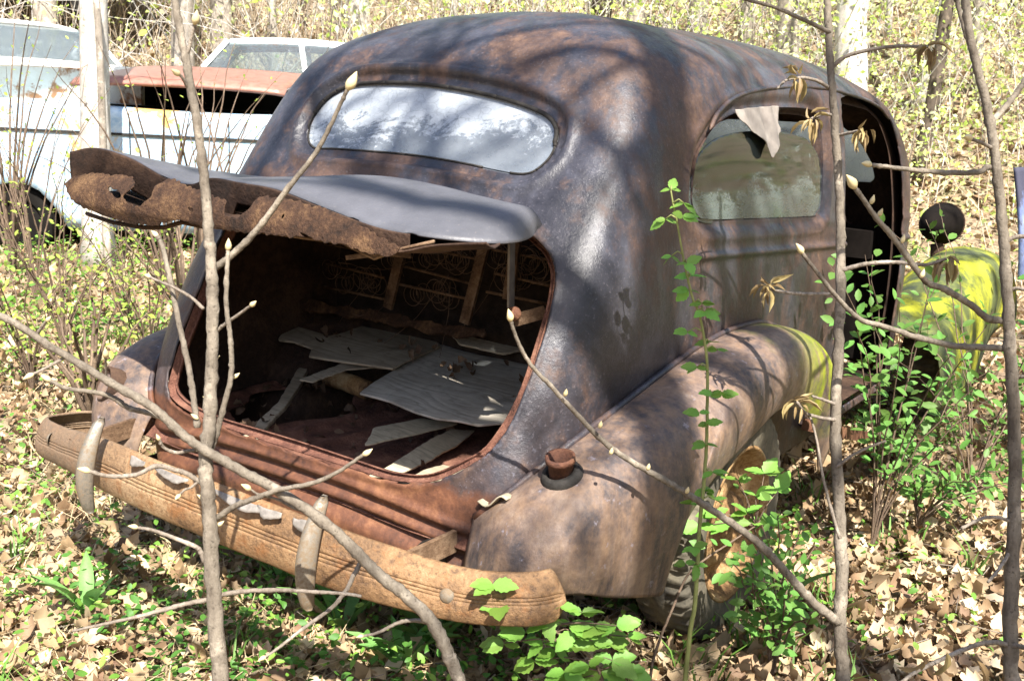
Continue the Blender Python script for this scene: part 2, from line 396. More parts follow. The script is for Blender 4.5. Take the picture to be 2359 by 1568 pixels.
GN[:, -4:] = GN[:, -5:-4]; GN[:, -1] = (GN[:, -1] + GN[::-1, -1]); GN[:, -1] /= np.linalg.norm(GN[:, -1], axis=1, keepdims=True) + 1e-9
GV = G.reshape(-1, 3); GNf = GN.reshape(-1, 3)
GN_sign = np.sign((GNf * (GV - np.array([0, 2, 1.]))).sum(1).mean()); GNf = GNf * GN_sign
GF = []
for i in range(NS - 1):
    for j in range(NL - 1):
        q = (i * NL + j, (i + 1) * NL + j, (i + 1) * NL + j + 1, i * NL + j + 1)
        GF.append(q if GN_sign > 0 else q[::-1])
BVH = BVHTree.FromPolygons([Vector(v) for v in GV], GF)
def hit(px, py):
    d = ray(px, py); r = BVH.ray_cast(Vector(CAM), Vector(d).normalized()); return None if r[0] is None else np.array(r[0])
def trace(pts): return np.array([h for h in (hit(*p) for p in pts) if h is not None])

# outlines traced on the surface
rear_glass = trace([(715, 333), (701, 312), (706, 282), (724, 248), (752, 217), (792, 195), (850, 186), (950, 187), (1050, 199), (1150, 221),
                    (1220, 244), (1260, 265), (1277, 292), (1274, 322), (1258, 356), (1226, 384), (1195, 392), (1150, 386), (1050, 366), (950, 350), (850, 341), (760, 335)])
RG = catmull(rear_glass, 90, True)
q_open = trace([(1616, 361), (1629, 331), (1655, 291), (1696, 261), (1747, 250), (1802, 245), (1858, 247), (1887, 258), (1898, 295), (1903, 350),
                (1902, 460), (1891, 490), (1876, 498), (1747, 503), (1640, 505), (1618, 496), (1605, 470), (1605, 434), (1609, 395)])
QG = catmull(q_open, 80, True)
trunk = trace([(1236, 552), (1264, 583), (1278, 620), (1276, 670), (1262, 740), (1240, 810), (1205, 910), (1170, 985), (1120, 1050), (1067, 1084), (1007, 1108), (952, 1116),
               (901, 1109), (825, 1089), (719, 1055), (620, 1022), (549, 997), (490, 976), (440, 955), (405, 932), (384, 905), (385, 878), (398, 830), (423, 757), (469, 645), (505, 555)])
TR = trunk[:, [0, 2]]
TR = np.concatenate([TR, [(-.52, 1.12), (-.42, 1.17), (-.2, 1.19), (.2, 1.19), (.38, 1.165), (.48, 1.125)]])
TR = catmull(TR, 130, True)
RG2 = RG[:, [0, 2]]; QG2 = QG[:, [1, 2]]
door = np.array([(2.27, .36), (2.25, .7), (2.235, 1.0), (2.225, 1.3), (2.22, 1.44), (2.27, 1.515), (2.4, 1.535), (2.75, 1.525), (2.88, 1.48), (2.97, 1.36), (3.05, 1.1), (3.08, .7), (3.08, .36)])
lwin = np.array([(2.36, 1.13), (2.34, 1.35), (2.38, 1.43), (2.5, 1.455), (2.72, 1.45), (2.83, 1.40), (2.93, 1.2), (2.94, 1.14)])
lwin = catmull(lwin, 50, True)
X, Y, Z = GV.T
far = np.full(len(GV), 9.)
def region(mask, pts2, poly):
    d = far.copy(); d[mask] = sdf_poly(pts2[mask], poly); return d
rear = Y < 1.25; right = (X > .3) & (Y > .8); left = (X < -.3) & (Y > .8)
dRG = region(rear & (Z > 1.1), GV[:, [0, 2]], RG2)
dTR = region(rear & (Z < 1.3) & (Y < .95), GV[:, [0, 2]], TR)
dQR = region(right, GV[:, [1, 2]], QG2); dQL = region(left, GV[:, [1, 2]], QG2)
dDO = region(right, GV[:, [1, 2]], door); dLW = region(left, GV[:, [1, 2]], lwin)
wsx = np.array([(.03, 1.19), (.03, 1.49), (.25, 1.487), (.40, 1.475), (.47, 1.42), (.53, 1.30), (.545, 1.225), (.52, 1.195), (.3, 1.188)])
GA = np.abs(GV[:, [0, 2]]); dWS = region(Y > 2.75, GA, wsx)
# relief: window channels, bead, belt moulding, trunk sill beads, dents
off = np.zeros(len(GV))
off += -.017 * (1 - smst(.022, .034, dRG)) + .0055 * np.exp(-((dRG - .041) / .006) ** 2)
off += -.004 * smst(.052, .066, dRG) * (1 - smst(.066, .12, dRG))
for dq in (dQR, dQL):
    off += -.017 * (1 - smst(.012, .040, dq)) + .004 * np.exp(-((dq - .052) / .010) ** 2)
zm = 1.058 - .040 * (Y - 1.03)
belt = np.exp(-((Z - zm) / .0105) ** 2) * smst(.98, 1.06, Y) * (Y < 3.2)
off += .011 * belt + .004 * np.exp(-((Z - zm - .085) / .016) ** 2) * smst(1.1, 1.25, Y) * (Y < 3.2)
off += .005 * np.exp(-((dTR - .004) / .006) ** 2)
sill = (Y < .6) * (np.abs(X) < .62) * (1 - smst(.50, .60, np.abs(X)))
zs_ = Z + .03 * (X / .5) ** 2
off += sill * (.010 * np.exp(-((zs_ - .532) / .009) ** 2) - .008 * np.exp(-((zs_ - .511) / .007) ** 2) + .011 * np.exp(-((zs_ - .492) / .009) ** 2) - .010 * np.exp(-((zs_ - .47) / .007) ** 2) + .020 * (1 - smst(.435, .468, zs_)))
dor = np.abs(dDO); off += -.004 * np.exp(-((dDO - .0) / .01) ** 2)
off += .0025 * vnoise(GV, 9, 3) + .0012 * vnoise(GV, 26, 4)
for (px, py, rad, dep) in ((1250, 1010, .06, -.010), (1400, 520, .12, -.006), (1150, 1130, .05, .006), (1640, 640, .1, -.004)):
    h = hit(px, py); off += dep * np.exp(-(((GV - h) ** 2).sum(1)) / rad ** 2)
BV = GV + GNf * off[:, None]
# drip rail: a small gutter lip above the quarter window and door
A = np.concatenate([BV, np.stack([dRG, dTR, dQR, dQL, dDO, dLW, dWS], 1)], 1)
# ragged rust edges
rag = .006 * vnoise(GV, 60, 8) + .004 * vnoise(GV, 140, 9)
A[:, 4] += np.where(Z < .66, rag * 1.0, rag * .15)
V1, F1 = A, GF
for col in (3, 4, 5, 6, 7, 8, 9): V1, F1 = clip(V1, F1, V1[:, col] - (.0 if col != 3 else .004))
V1, F1 = clip(V1, F1, V1[:, 2] - (.33 + .0 * V1[:, 0]))
shell = mesh('body_shell', V1[:, :3], F1, [M_PATINA, M_INNER], sedan)
m = solid(shell, .006); shell.modifiers[0].material_offset = 1; shell.modifiers[0].material_offset_rim = 0
# inner lining: a second, smaller skin so that pillars and roof have depth (cut by the same openings, a little wider)
IV = GV - GNf * .045
AI = np.concatenate([IV, A[:, 3:]], 1).reshape(NS, NL, -1)[::2, ::2]; n1_, n2_ = AI.shape[:2]; V2 = AI.reshape(n1_ * n2_, -1); V2[:, 4] -= .02
F2 = [(i * n2_ + j, (i + 1) * n2_ + j, (i + 1) * n2_ + j + 1, i * n2_ + j + 1)[::(1 if GN_sign > 0 else -1)] for i in range(n1_ - 1) for j in range(n2_ - 1)]
for col in (3, 4, 5, 6, 7, 8, 9): V2, F2 = clip(V2, F2, V2[:, col] + .012)
V2, F2 = clip(V2, F2, V2[:, 2] - .40); V2, F2 = clip(V2, F2, np.where((V2[:, 1] < 1.0) & (V2[:, 2] < 1.28), -1., 1.))
mesh('inner_lining', V2[:, :3], [f[::-1] for f in F2], M_INNER, sedan)
def jamb(poly3, name, d0=.004, d1=.05, n=None, mat=None, flip=1):
    """strip that closes the gap between outer skin and lining along an opening"""
    P = np.asarray(poly3); rows = []
    for p in P:
        loc, nr, idx, ds = BVH.find_nearest(Vector(p)); nr = np.array(nr)
        if np.dot(nr, np.array(loc) - np.array([0, 2, 1.])) < 0: nr = -nr
        rows.append([np.array(loc) - nr * d0, np.array(loc) - nr * d1])
    rows.append(rows[0]); b = MB(); b.grid(rows); return b.build(name, mat or M_PATINA, sedan)
jamb(RG, 'window_jamb', .016); jamb(QG, 'window_jamb', .012)
QGL = QG * np.array([-1, 1, 1]); jamb(QGL, 'window_jamb', .012)

# ------------------------------------------------------------------ glass
def m_glass(name, haze_lo, haze_hi, tint, cover, seed, streak=(1, 1, 1), zfall=None, c0=(.40, .46, .52), c1=(.62, .67, .72)):
    a = NM(name, .1, .5)
    v = a.n('Mapping', {'Vector': a.co(), 'Location': (seed, seed * .7, 0), 'Scale': streak}).outputs[0]
    n1 = a.noise(4.5, 7, .68, vec=v, dist=1.2); n2 = a.noise(42, 5, .75, vec=v, dist=.6)
    cr = a.n('TexVoronoi', {'Vector': a.n('VectorMath', {0: v, 1: a.n('Vector' + 'Math', {0: a.n('TexNoise', {'Vector': v, 'Scale': 9., 'Detail': 4.}).outputs['Color'], 1: (.12, .12, .12)}, operation='MULTIPLY').outputs[0]}, operation='ADD').outputs[0], 'Scale': 24.}, feature='DISTANCE_TO_EDGE').outputs['Distance']
    crack = a.ramp(cr, [(.0, 0.), (.045, 1.)])
    f = a.math('ADD', a.math('MULTIPLY', n1, .72), a.math('MULTIPLY', n2, .28))
    if zfall:
        f = a.math('ADD', f, a.n('MapRange', {0: a.xyz()[2], 1: zfall[0], 2: zfall[1], 3: -.16, 4: .07}).outputs[0])
    mask = a.math('MULTIPLY', a.ramp(f, [(cover - .03, 0.), (cover + .03, 1.)]), a.math('ADD', a.math('MULTIPLY', crack, .35), .65))
    fac = a.n('MapRange', {0: mask, 3: haze_lo, 4: haze_hi}).outputs[0]
    gl = a.n('BsdfGlossy', {'Color': (1, 1, 1, 1), 'Roughness': .06}); tr = a.n('BsdfTransparent', {'Color': (*tint, 1)})
    fr = a.n('Fresnel', {'IOR': 1.6})
    clear = a.n('MixShader', {0: fr.outputs[0], 1: tr.outputs[0], 2: gl.outputs[0]})
    a.set('Base Color', a.mix(n2, c0, c1)); a.set('Roughness', .45)
    tl = a.n('BsdfTranslucent', {'Color': a.mix(n2, c0, c1)}); hz = a.n('MixShader', {0: .35, 1: a.b.outputs[0], 2: tl.outputs[0]})
    mixs = a.n('MixShader', {0: fac, 1: clear.outputs[0], 2: hz.outputs[0]})
    a.t.links.new(mixs.outputs[0], a.out.inputs[0])
    return a.m
M_RGLASS = m_glass('clouded_rear_glass', .28, .96, (.55, .6, .66), .43, 3.1, (1.0, 1.0, 1.6), (1.29, 1.42), (.26, .31, .37), (.80, .84, .88))
M_QGLASS = m_glass('dusty_side_glass', .04, .34, (.42, .50, .44), .50, 8.4, (.7, .7, 2.), (1.40, 1.13), (.24, .31, .29), (.46, .54, .53))
M_LGLASS = m_glass('milky_far_glass', .12, .45, (.85, .9, .88), .45, 5.2, (1, 1, 1), None, (.6, .62, .6), (.8, .8, .78))
def glass(name, d, off_, mat, extra=None):
    Vg = np.concatenate([GV + GNf * off_, d[:, None]], 1); s_ = -(Vg[:, 3]) + .006
    if extra is not None: s_ = np.minimum(s_, extra)
    v, f = clip(Vg, GF, s_)
    o = mesh(name, v[:, :3], f, mat, sedan); solid(o, .004); return o
g = glass('rear_window', dRG, -.019, M_RGLASS); g['label'] = 'cloudy cracked rear window with milky white delamination'
# lowered quarter glass: its own rounded top edge
qtop = trace([(1612, 400), (1625, 360), (1666, 322), (1729, 306), (1802, 306), (1858, 317), (1883, 338), (1898, 371), (1903, 430), (1895, 495), (1850, 508), (1700, 512), (1625, 505), (1606, 470), (1604, 430)])
qt = catmull(qtop, 60, True)
dqg = region(right, GV[:, [1, 2]], qt[:, [1, 2]])
g = glass('quarter_window', dqg, -.017, M_QGLASS); g['label'] = 'half-lowered dusty greenish quarter window with rounded top'
dql = region(left, GV[:, [1, 2]], QG2); glass('quarter_window', dql, -.018, M_LGLASS)
glass('door_window', dLW, -.016, M_LGLASS); glass('windshield', dWS, -.010, M_LGLASS)
# rubber seal round the rear window, cracked into lengths
P = catmull(RG, 200, True); k = 0
while k < 200:
    n_ = random.randint(7, 16); seg = [P[(k + i * (n_ - .12) / n_ ).__int__() % 200] if False else P[(k + i) % 200] * (1 if i < n_ else .93) + (P[(k + i - 1) % 200] * .07 if i == n_ else 0) for i in range(min(n_, 200 - k) + 1)]
    if len(seg) > 2 and random.random() < .97:
        pts = []
        for p in seg:
            loc, nr, idx, ds = BVH.find_nearest(Vector(p)); nr = np.array(nr) * GN_sign * (1 if GN_sign > 0 else 1)
            if np.dot(nr, np.array(loc) - np.array([0, 2, 1.])) < 0: nr = -nr
            pts.append(np.array(loc) - nr * (.010 if p[2] > 1.34 else .017))
        MB().tube(pts, .0058 if seg[0][2] > 1.34 else .003, 6).build('seal_strip', M_RUBBER, sedan)
    k += n_
# drip rail
rail = trace([(1632, 300), (1650, 262), (1680, 232), (1711, 217), (1750, 207), (1790, 202), (1840, 201), (1890, 204), (1925, 210), (1960, 220), (1995, 232), (2025, 250), (2045, 275)])
rl = []
for p in catmull(rail, 50):
    loc, nr, idx, ds = BVH.find_nearest(Vector(p)); nr = np.array(nr)
    if np.dot(nr, np.array(loc) - np.array([0, 2, 1.])) < 0: nr = -nr
    rl.append(np.array(loc) + nr * .003)
for sgn in (1, -1):
    MB().tube(np.array(rl) * np.array([sgn, 1, 1]), [.002] + [.0065] * 48 + [.003], 7).build('drip_rail', M_PATINA, sedan)
# trunk opening flange: a lip folded inwards round the hole
fl = []
d3 = []
for p2 in TR:
    # nearest body point with this (x, z)
    i = np.argmin((X - p2[0]) ** 2 + (Z - p2[1]) ** 2 + np.where(Y < 1.0, 0, 9)); d3.append(GV[i])
d3 = np.array(d3); cen = np.array([0, 1.2, .85])
for it in range(3): d3 = (np.roll(d3, 1, 0) + 2 * d3 + np.roll(d3, -1, 0)) / 4
inw = cen - d3; inw[:, 1] = 0; inw /= np.linalg.norm(inw, axis=1, keepdims=True)
rows = [d3 + inw * .002 + np.array([0, .004, 0]), d3 + inw * .004 + np.array([0, .022, 0]), d3 + inw * .020 + np.array([0, .030, 0]), d3 + inw * .024 + np.array([0, .018, 0])]
Rw = np.stack(rows, 1); Rw = np.concatenate([Rw, Rw[:1]], 0)
b = MB(); b.grid(Rw); o = b.build('trunk_opening_flange', M_FLOOR, sedan); solid(o, .003)

# ------------------------------------------------------------------ rear fenders
def fender_grid():
    def sp(px, py):
        h = hit(px, py); return tuple(h + np.array([.004, -.004, .002]))
    st = [(sp(1088, 1192), (.575, .235, .33), (.012, -.022, 0), (.005, -.03, .04)),
          (sp(1168, 1134), (.70, .215, .38), (.06, -.09, .01), (.045, -.035, .10)),
          (sp(1300, 1030), tuple(on(1295, 1372, 0, .80)), (.15, -.13, .01), (.05, -.03, .12)),
          (sp(1430, 930), tuple(on(1405, 1376, 0, .855)), (.19, -.07, .02), (.045, -.015, .18)),
          (sp(1520, 860), tuple(on(1500, 1374, 0, .88)), (.20, -.03, .02), (.050, -.005, .25))]
    arch = [((1530, 1362), (1560, 830)), ((1546, 1300), (1590, 808)), ((1575, 1215), (1622, 789)), ((1640, 1110), (1660, 769)), ((1700, 1040), (1692, 757)), ((1770, 965), (1725, 748)), ((1815, 938), (1752, 746)),
            ((1858, 958), (1787, 758)), ((1878, 1008), (1815, 790)), ((1887, 1090), (1842, 850))]
    for q_, p_ in arch:
        P0 = sp(*p_); q = on(q_[0], q_[1], 0, .885); h = P0[2] - q[2]
        st.append((P0, tuple(q), (.20, -.0, .025), (.055, .0, max(.08, h * .62))))
    rows = []
    for P_, Q_, a, b_ in st:
        P_, Q_, a, b_ = map(lambda q: np.array(q, float), (P_, Q_, a, b_)); r = []
        for t in np.linspace(0, 1, 13):
            r.append((1 - t) ** 3 * P_ + 3 * (1 - t) ** 2 * t * (P_ + a) + 3 * (1 - t) * t * t * (Q_ + b_) + t ** 3 * Q_)
        rows.append(r)
    return spline_axis(np.array(rows), 150)
FG = fender_grid()
FGd = np.swapaxes(spline_axis(np.swapaxes(FG, 0, 1), 70), 0, 1)      # 150 x 70
def fender(sgn, name, label):
    P = FGd * np.array([sgn, 1, 1]); V = P.reshape(-1, 3).copy()
    V += (.004 * vnoise(V, 11, 21) + .0015 * vnoise(V, 40, 22))[:, None] * np.array([sgn, -.3, .4])
    uu, vv = np.meshgrid(np.linspace(0, 1, 150), np.linspace(0, 1, 70), indexing='ij')
    s_ = (1 - vv) .reshape(-1) * .5 + .012 + .006 * vnoise(V, 70, 5) + .004 * vnoise(V, 180, 6) - .016 * (uu.reshape(-1) < .33) * smst(.1, .25, uu.reshape(-1)) * np.maximum(0, vnoise(V, 30, 11))
    Fc = [(i * 70 + j, (i + 1) * 70 + j, (i + 1) * 70 + j + 1, i * 70 + j + 1) for i in range(149) for j in range(69)]
    if sgn < 0: Fc = [f[::-1] for f in Fc]
    # fuel filler hole on the right-hand fender only
    if sgn > 0:
        V[:, :]; c = filler_c; dd = np.linalg.norm(V - c, axis=1) - .040
        s_ = np.minimum(s_, dd)
    V, Fc = clip(V, Fc, s_)
    o = mesh(name, V, Fc, M_FENDER, sedan); solid(o, .004, 1.0 if sgn < 0 else 1.0); o['label'] = label
    return o
fb = BVHTree.FromPolygons([Vector(v) for v in FGd.reshape(-1, 3)], [(i * 70 + j, (i + 1) * 70 + j, (i + 1) * 70 + j + 1, i * 70 + j + 1) for i in range(149) for j in range(69)])
def fhit(px, py):
    r = fb.ray_cast(Vector(CAM), Vector(ray(px, py)).normalized()); return (np.array(r[0]), np.array(r[1])) if r[0] is not None else None
h = fhit(1293, 1092); filler_c, filler_n = (h if h is not None else (np.array([.72, .37, .66]), np.array([.5, -.5, .7])))
if filler_n[2] < 0: filler_n = -filler_n
fender(1, 'rear_fender', 'tan and rust coloured rear fender with mossy front edge')
fender(-1, 'rear_fender', 'slate coloured rear fender on the far side')
# bead between body and fender
bead = np.array([p[0] for p in FG]); bead = np.array([FG[i][0] for i in range(0, 150, 3)])
for sgn in (1, -1):
    MB().tube((bead + np.array([.006, -.002, .004])) * np.array([sgn, 1, 1]), .0085, 7).build('fender_bead', M_PATINA, sedan)
# filler neck
fn = filler_n / np.linalg.norm(filler_n); fn = fn * .45 + np.array([.05, -.1, .8]); fn /= np.linalg.norm(fn)
def ringpts(c, n, r, k=24):
    n = np.array(n); u = np.cross(n, [1, 0, 0.]); u /= np.linalg.norm(u); v = np.cross(n, u)
    return [c + r * (math.cos(2 * math.pi * i / k) * u + math.sin(2 * math.pi * i / k) * v) for i in range(k)]
nk = thing('fuel_filler', '', ''); del nk['label'], nk['category']; nk.parent = sedan
fc = filler_c
rows = [ringpts(fc - fn * .05, fn, .026), ringpts(fc + fn * .030, fn, .027), ringpts(fc + fn * .032, fn, .032), ringpts(fc + fn * .045, fn, .032), ringpts(fc + fn * .045, fn, .026), ringpts(fc - fn * .02, fn, .0235)]
b = MB(); b.grid(np.swapaxes(np.array(rows), 0, 1), True); b.build('filler_neck', M_PAN, nk)
fnr = filler_n / np.linalg.norm(filler_n)
rows = [ringpts(fc - fnr * .012, fnr, .029), ringpts(fc + fnr * .012, fnr, .031), ringpts(fc + fnr * .009, fnr, .041), ringpts(fc - fnr * .004, fnr, .047), ringpts(fc - fnr * .012, fnr, .046)]
b = MB(); b.grid(np.swapaxes(np.array(rows), 0, 1), True); b.build('rubber_grommet', M_RUBBER, nk)

# ------------------------------------------------------------------ trunk lid: hinge edge on the body, raised to the horizontal, rear lip rusted open
def m_lidtop():
    a = NM('lid_paint', .5, .5); n = a.noise(7, 5, .6); f = a.noise(150, 3, .6)
    c = a.ramp(n, [(.3, (.055, .055, .062)), (.7, (.105, .105, .118))]); c = a.mix(a.ramp(f, [(.64, 0.), (.72, .5)]), c, (.17, .15, .14))
    a.set('Base Color', c); a.bump(a.math('ADD', f, a.noise(60, 5, .7)), .35, .0025); a.set('Roughness', .48); return a.m
M_LID = m_lidtop()
lid = thing('trunk_lid', '', ''); del lid['label'], lid['category']; lid.parent = sedan
# skin: rows from the hinge line to the torn rear edge; (px, py) on a chosen height
hinge = [(-.60, .53, 1.168), (-.47, .575, 1.182), (-.24, .605, 1.200), (0, .61, 1.205), (.2, .60, 1.20), (.35, .580, 1.187), (.44, .565, 1.176), (.505, .548, 1.165), (.545, .522, 1.157), tuple(on(1236, 530, 1, .47))]
edge_px = [(168, 350, -.66), (225, 341, None), (300, 362, None), (392, 412, None), (447, 424, None), (490, 410, None), (560, 421, None), (640, 436, None), (760, 482, None), (868, 523, None), (960, 541, None), (1050, 553, None), (1140, 560, None), (1195, 557, None), (1224, 546, None), (1236, 530, None)]
yl = np.array([.16, .165, .175, .19, .20, .20, .19, .18, .17, .165, .17, .20, .26, .33, .40, .47])
edge = [on(p[0], p[1], 1, y) for p, y in zip(edge_px, yl)]
HG = catmull(hinge, 120); EG = catmull(edge, 120)
lt = np.linspace(0, 1, 26)
rows = []
for i in range(120):
    r = []
    for t in lt:
        p = HG[i] * (1 - t) + EG[i] * t; p = p + np.array([0, 0, .052 * math.sin(math.pi * t) * float(smst(30, 70, i)) * float(1 - .9 * smst(95, 119, i))])
        r.append(p)
    rows.append(r)
LG = np.array(rows); LVt = LG.reshape(-1, 3) + np.array([0, 0, 1.]) * (.0012 * vnoise(LG.reshape(-1, 3), 10, 31))[:, None]
tt = np.tile(lt, 120); ii = np.repeat(np.arange(120), 26)
jag = (1 - tt) + .016 + .022 * vnoise(LVt, 45, 32) + .022 * vnoise(LVt, 130, 33)
jag = np.where(ii > 82, 1.0, jag)
LF = [(i * 26 + j, i * 26 + j + 1, (i + 1) * 26 + j + 1, (i + 1) * 26 + j) for i in range(119) for j in range(25)]
v, f = clip(LVt, LF, jag); o = mesh('lid_skin', v, f, [M_LID, M_LIDRUST], lid); solid(o, .004); o.modifiers[0].material_offset = 1; o.modifiers[0].material_offset_rim = 0
# curled lip under the torn skin edge (left lobe)
LIPN = 16; rows = []
for i in range(120):
    e = EG[i]; h_ = .085 if i < 46 else .05
    rows.append([e + np.array([0, .012 * (1 - math.cos(a_ * 1.4)) - .006, -h_ * a_]) for a_ in np.linspace(0, 1, LIPN)])
P = np.array(rows).reshape(-1, 3); P[:, 1] += .006 * vnoise(P, 22, 35)
sj = np.tile(np.linspace(1, 0, LIPN), 120) * .2 + .02 + .02 * vnoise(P, 40, 36) + .03 * vnoise(P, 120, 37)
sj = np.minimum(sj, np.where(np.repeat(np.arange(120), LIPN) > 78, -1, 1))
v, f = clip(P, [(i * LIPN + j, (i + 1) * LIPN + j, (i + 1) * LIPN + j + 1, i * LIPN + j + 1) for i in range(119) for j in range(LIPN - 1)], sj)
o = mesh('skin_lip', v, f, M_INNER, lid); solid(o, .004, 0)
# inner panel: an upright rusty band in front, with eaten-away holes; traced on the plane y = yb(x)
band = [(141, 425), (152, 405), (180, 398), (235, 404), (268, 412), (286, 430), (272, 452), (290, 470), (318, 474), (338, 456), (330, 432), (345, 412), (356, 414), (420, 437), (482, 455), (505, 462), (515, 500), (545, 507), (560, 480),
        (566, 452), (640, 462), (720, 484), (800, 515), (850, 538), (880, 552), (915, 570), (910, 584), (890, 592), (860, 586), (800, 566), (700, 548), (600, 540), (520, 530), (470, 523), (430, 512), (400, 508), (370, 512), (345, 520), (300, 518), (240, 500), (195, 480), (165, 458)]
yb = lambda px: .075 + .03 * ((px - 560) / 450.) ** 2
BP = np.array([on(p[0], p[1], 1, yb(p[0])) for p in band]); B2 = BP[:, [0, 2]]
x0, x1 = B2[:, 0].min() - .02, B2[:, 0].max() + .02; z0, z1 = B2[:, 1].min() - .02, B2[:, 1].max() + .02
nx, nz = 300, 60; gx, gz = np.meshgrid(np.linspace(x0, x1, nx), np.linspace(z0, z1, nz), indexing='ij')
ymid = np.interp(gx, np.sort(BP[:, 0]), BP[np.argsort(BP[:, 0]), 1])
zc = np.interp(gx, [x0, -.4, 0, x1], [1.125, 1.12, 1.125, 1.10])
P = np.stack([gx, ymid + .9 * (gz - zc) ** 2 * 8 * (gz > zc) + .35 * np.maximum(0, zc - gz), gz], 2).reshape(-1, 3)
P[:, 1] += .003 * vnoise(P, 14, 41)
sb = -sdf_poly(P[:, [0, 2]], B2) + .0018 * vnoise(P, 60, 42) + .0028 * vnoise(P, 260, 43)
for hx, hy, rx, rz_ in ((258, 447, .026, .008), (245, 440, .014, .005), (706, 545, .02, .004), (560, 470, .004, .01), (480, 505, .004, .004), (640, 500, .004, .006), (430, 480, .012, .0025)):
    hc = on(hx, hy, 1, yb(hx)); dd = np.sqrt(((P[:, 0] - hc[0]) / rx) ** 2 + ((P[:, 2] - hc[2] + .25 * (P[:, 0] - hc[0])) / rz_) ** 2) - 1
    sb = np.minimum(sb, dd * min(rx, rz_) + .002 * vnoise(P, 120, 44))
v, f = clip(P, [(i * nz + j, (i + 1) * nz + j, (i + 1) * nz + j + 1, i * nz + j + 1) for i in range(nx - 1) for j in range(nz - 1)], sb)
o = mesh('lid_inner_panel', v, f, M_LIDRUST, lid); solid(o, .003, 0)
# underside of the lid: dark frame sheet from the band's foot back to the hinge
foot = [on(p[0], p[1], 1, yb(p[0]) + .02) for p in ((165, 455), (240, 498), (345, 518), (400, 507), (520, 530), (700, 548), (800, 566), (905, 588), (1000, 570), (1120, 560))]
FT = catmull(foot, 60); HH = catmull([(-.5, .5, 1.155), (-.2, .55, 1.165), (.2, .55, 1.16), (.45, .5, 1.14), (.54, .42, 1.135)], 60)
b = MB(); b.grid([[FT[i] * (1 - t) + HH[i] * t + np.array([0, 0, .012 * math.sin(6 * t + i * .05)]) for t in np.linspace(0, 1, 8)] for i in range(60)])
o = b.build('lid_underside', M_INNER, lid); solid(o, .004)
# hanging latch strip and wires under the lid edge
MB().tube([on(p[0], p[1], 1, .16) for p in ((470, 523), (560, 528), (700, 548), (790, 560), (830, 580), (862, 596), (930, 572), (1000, 556))], .0035, 5).build('lid_wire', M_BARS, lid)
b = MB(); b.bar(on(815, 592, 1, .2), on(905, 580, 1, .2), .05, .01); b.bar(on(850, 570, 1, .2), on(930, 575, 1, .2), .02, .03); b.build('lid_latch', M_BARS, lid, False)
o = MB(); pts = [on(p[0], p[1], 1, .16) for p in ((200, 492), (260, 512), (330, 524), (380, 524), (420, 512), (470, 522))]
o.tube(pts, .006, 5); o.build('hanging_strip', M_INNER, lid)

# ------------------------------------------------------------------ bumper
def m_bumper():
    a = NM('bumper_rust', .6, .35); n1 = a.noise(3.5, 5, .65, dist=.5); n2 = a.noise(16, 6, .7); n3 = a.noise(140, 4, .7)
    mot = a.noise(80, 5, .8)
    c = a.ramp(a.math('ADD', a.math('MULTIPLY', n1, .65), a.math('MULTIPLY', mot, .35)), [(.38, (.11, .062, .032)), (.50, (.25, .145, .070)), (.62, (.38, .26, .145))])
    c = a.mix(a.ramp(n2, [(.52, 0.), (.64, .8)]), c, (.22, .095, .033)); c = a.mix(a.ramp(mot, [(.36, .7), (.46, 0.)]), c, (.085, .05, .03)); gx = a.n('MapRange', {0: a.math('ADD', a.xyz()[0], a.math('MULTIPLY', n2, .5)), 1: .1, 2: -.35, 3: 0., 4: .55}).outputs[0]; c = a.mix(gx, c, (.17, .13, .095))
    a.set('Base Color', c); a.bump(a.math('ADD', n3, mot), .7, .005); a.set('Roughness', .62); return a.m
def m_chrome():
    a = NM('pitted_chrome', .35, .5); n = a.noise(7, 6, .7); n3 = a.noise(120, 5, .75)
    f = a.ramp(a.math('ADD', a.math('MULTIPLY', n, .5), a.math('MULTIPLY', n3, .5)), [(.42, 0.), (.56, 1.)])
    a.set('Base Color', a.mix(f, (.27, .25, .215), (.16, .115, .07))); a.set('Metallic', a.math('SUBTRACT', .75, a.math('MULTIPLY', f, .7))); a.set('Roughness', a.math('ADD', .38, a.math('MULTIPLY', f, .4)))
    a.bump(n3, .3, .002); return a.m
M_BUMP = m_bumper(); M_CHROME = m_chrome()
M_FLAKE = m_plain('lifted_plating', (.24, .215, .19), .55, .4, .45, 45, .3, .2)
bump_o = thing('rear_bumper', '', ''); del bump_o['label'], bump_o['category']; bump_o.parent = sedan
bp = np.array([(-.81, .29, .432), (-.862, .24, .434), (-.880, .17, .437), (-.862, .115, .441), (-.80, .085, .446), (-.70, .07, .452), (-.55, .045, .467), (-.38, .012, .484), (-.2, -.008, .491), (0, -.012, .492), (.2, -.008, .489), (.38, .005, .482), (.55, .045, .468), (.68, .09, .458), (.77, .125, .466), (.812, .155, .470), (.835, .20, .472)])
bp[:, 1] += .018
BPc = catmull(bp, 160)
prof = []                                              # (height, outward)
for h in np.linspace(-1, 1, 61):
    o_ = .015 * (1 - abs(h) ** 2.6) - .012 * h
    for g0 in (-.12, .02, .16): o_ -= .0050 * math.exp(-((h - g0) / .032) ** 2)
    prof.append((h * .060, o_))
prof = [(-.055, -.012)] + prof + [(.055, -.012)]
rows = []
for i in range(160):
    t = BPc[min(i + 1, 159)] - BPc[max(i - 1, 0)]; t[2] = 0; t /= np.linalg.norm(t); nrm = np.array([t[1], -t[0], 0])
    k = min(i, 159 - i) ; sc_ = 1 - .75 * (max(0, 1 - k / 5.) ** 2.6)
    sc_ *= 1 - .20 * float(smst(.35, .75, abs(BPc[i][0])))
    rows.append([BPc[i] + nrm * o_ + np.array([0, 0, h * sc_]) for h, o_ in prof])
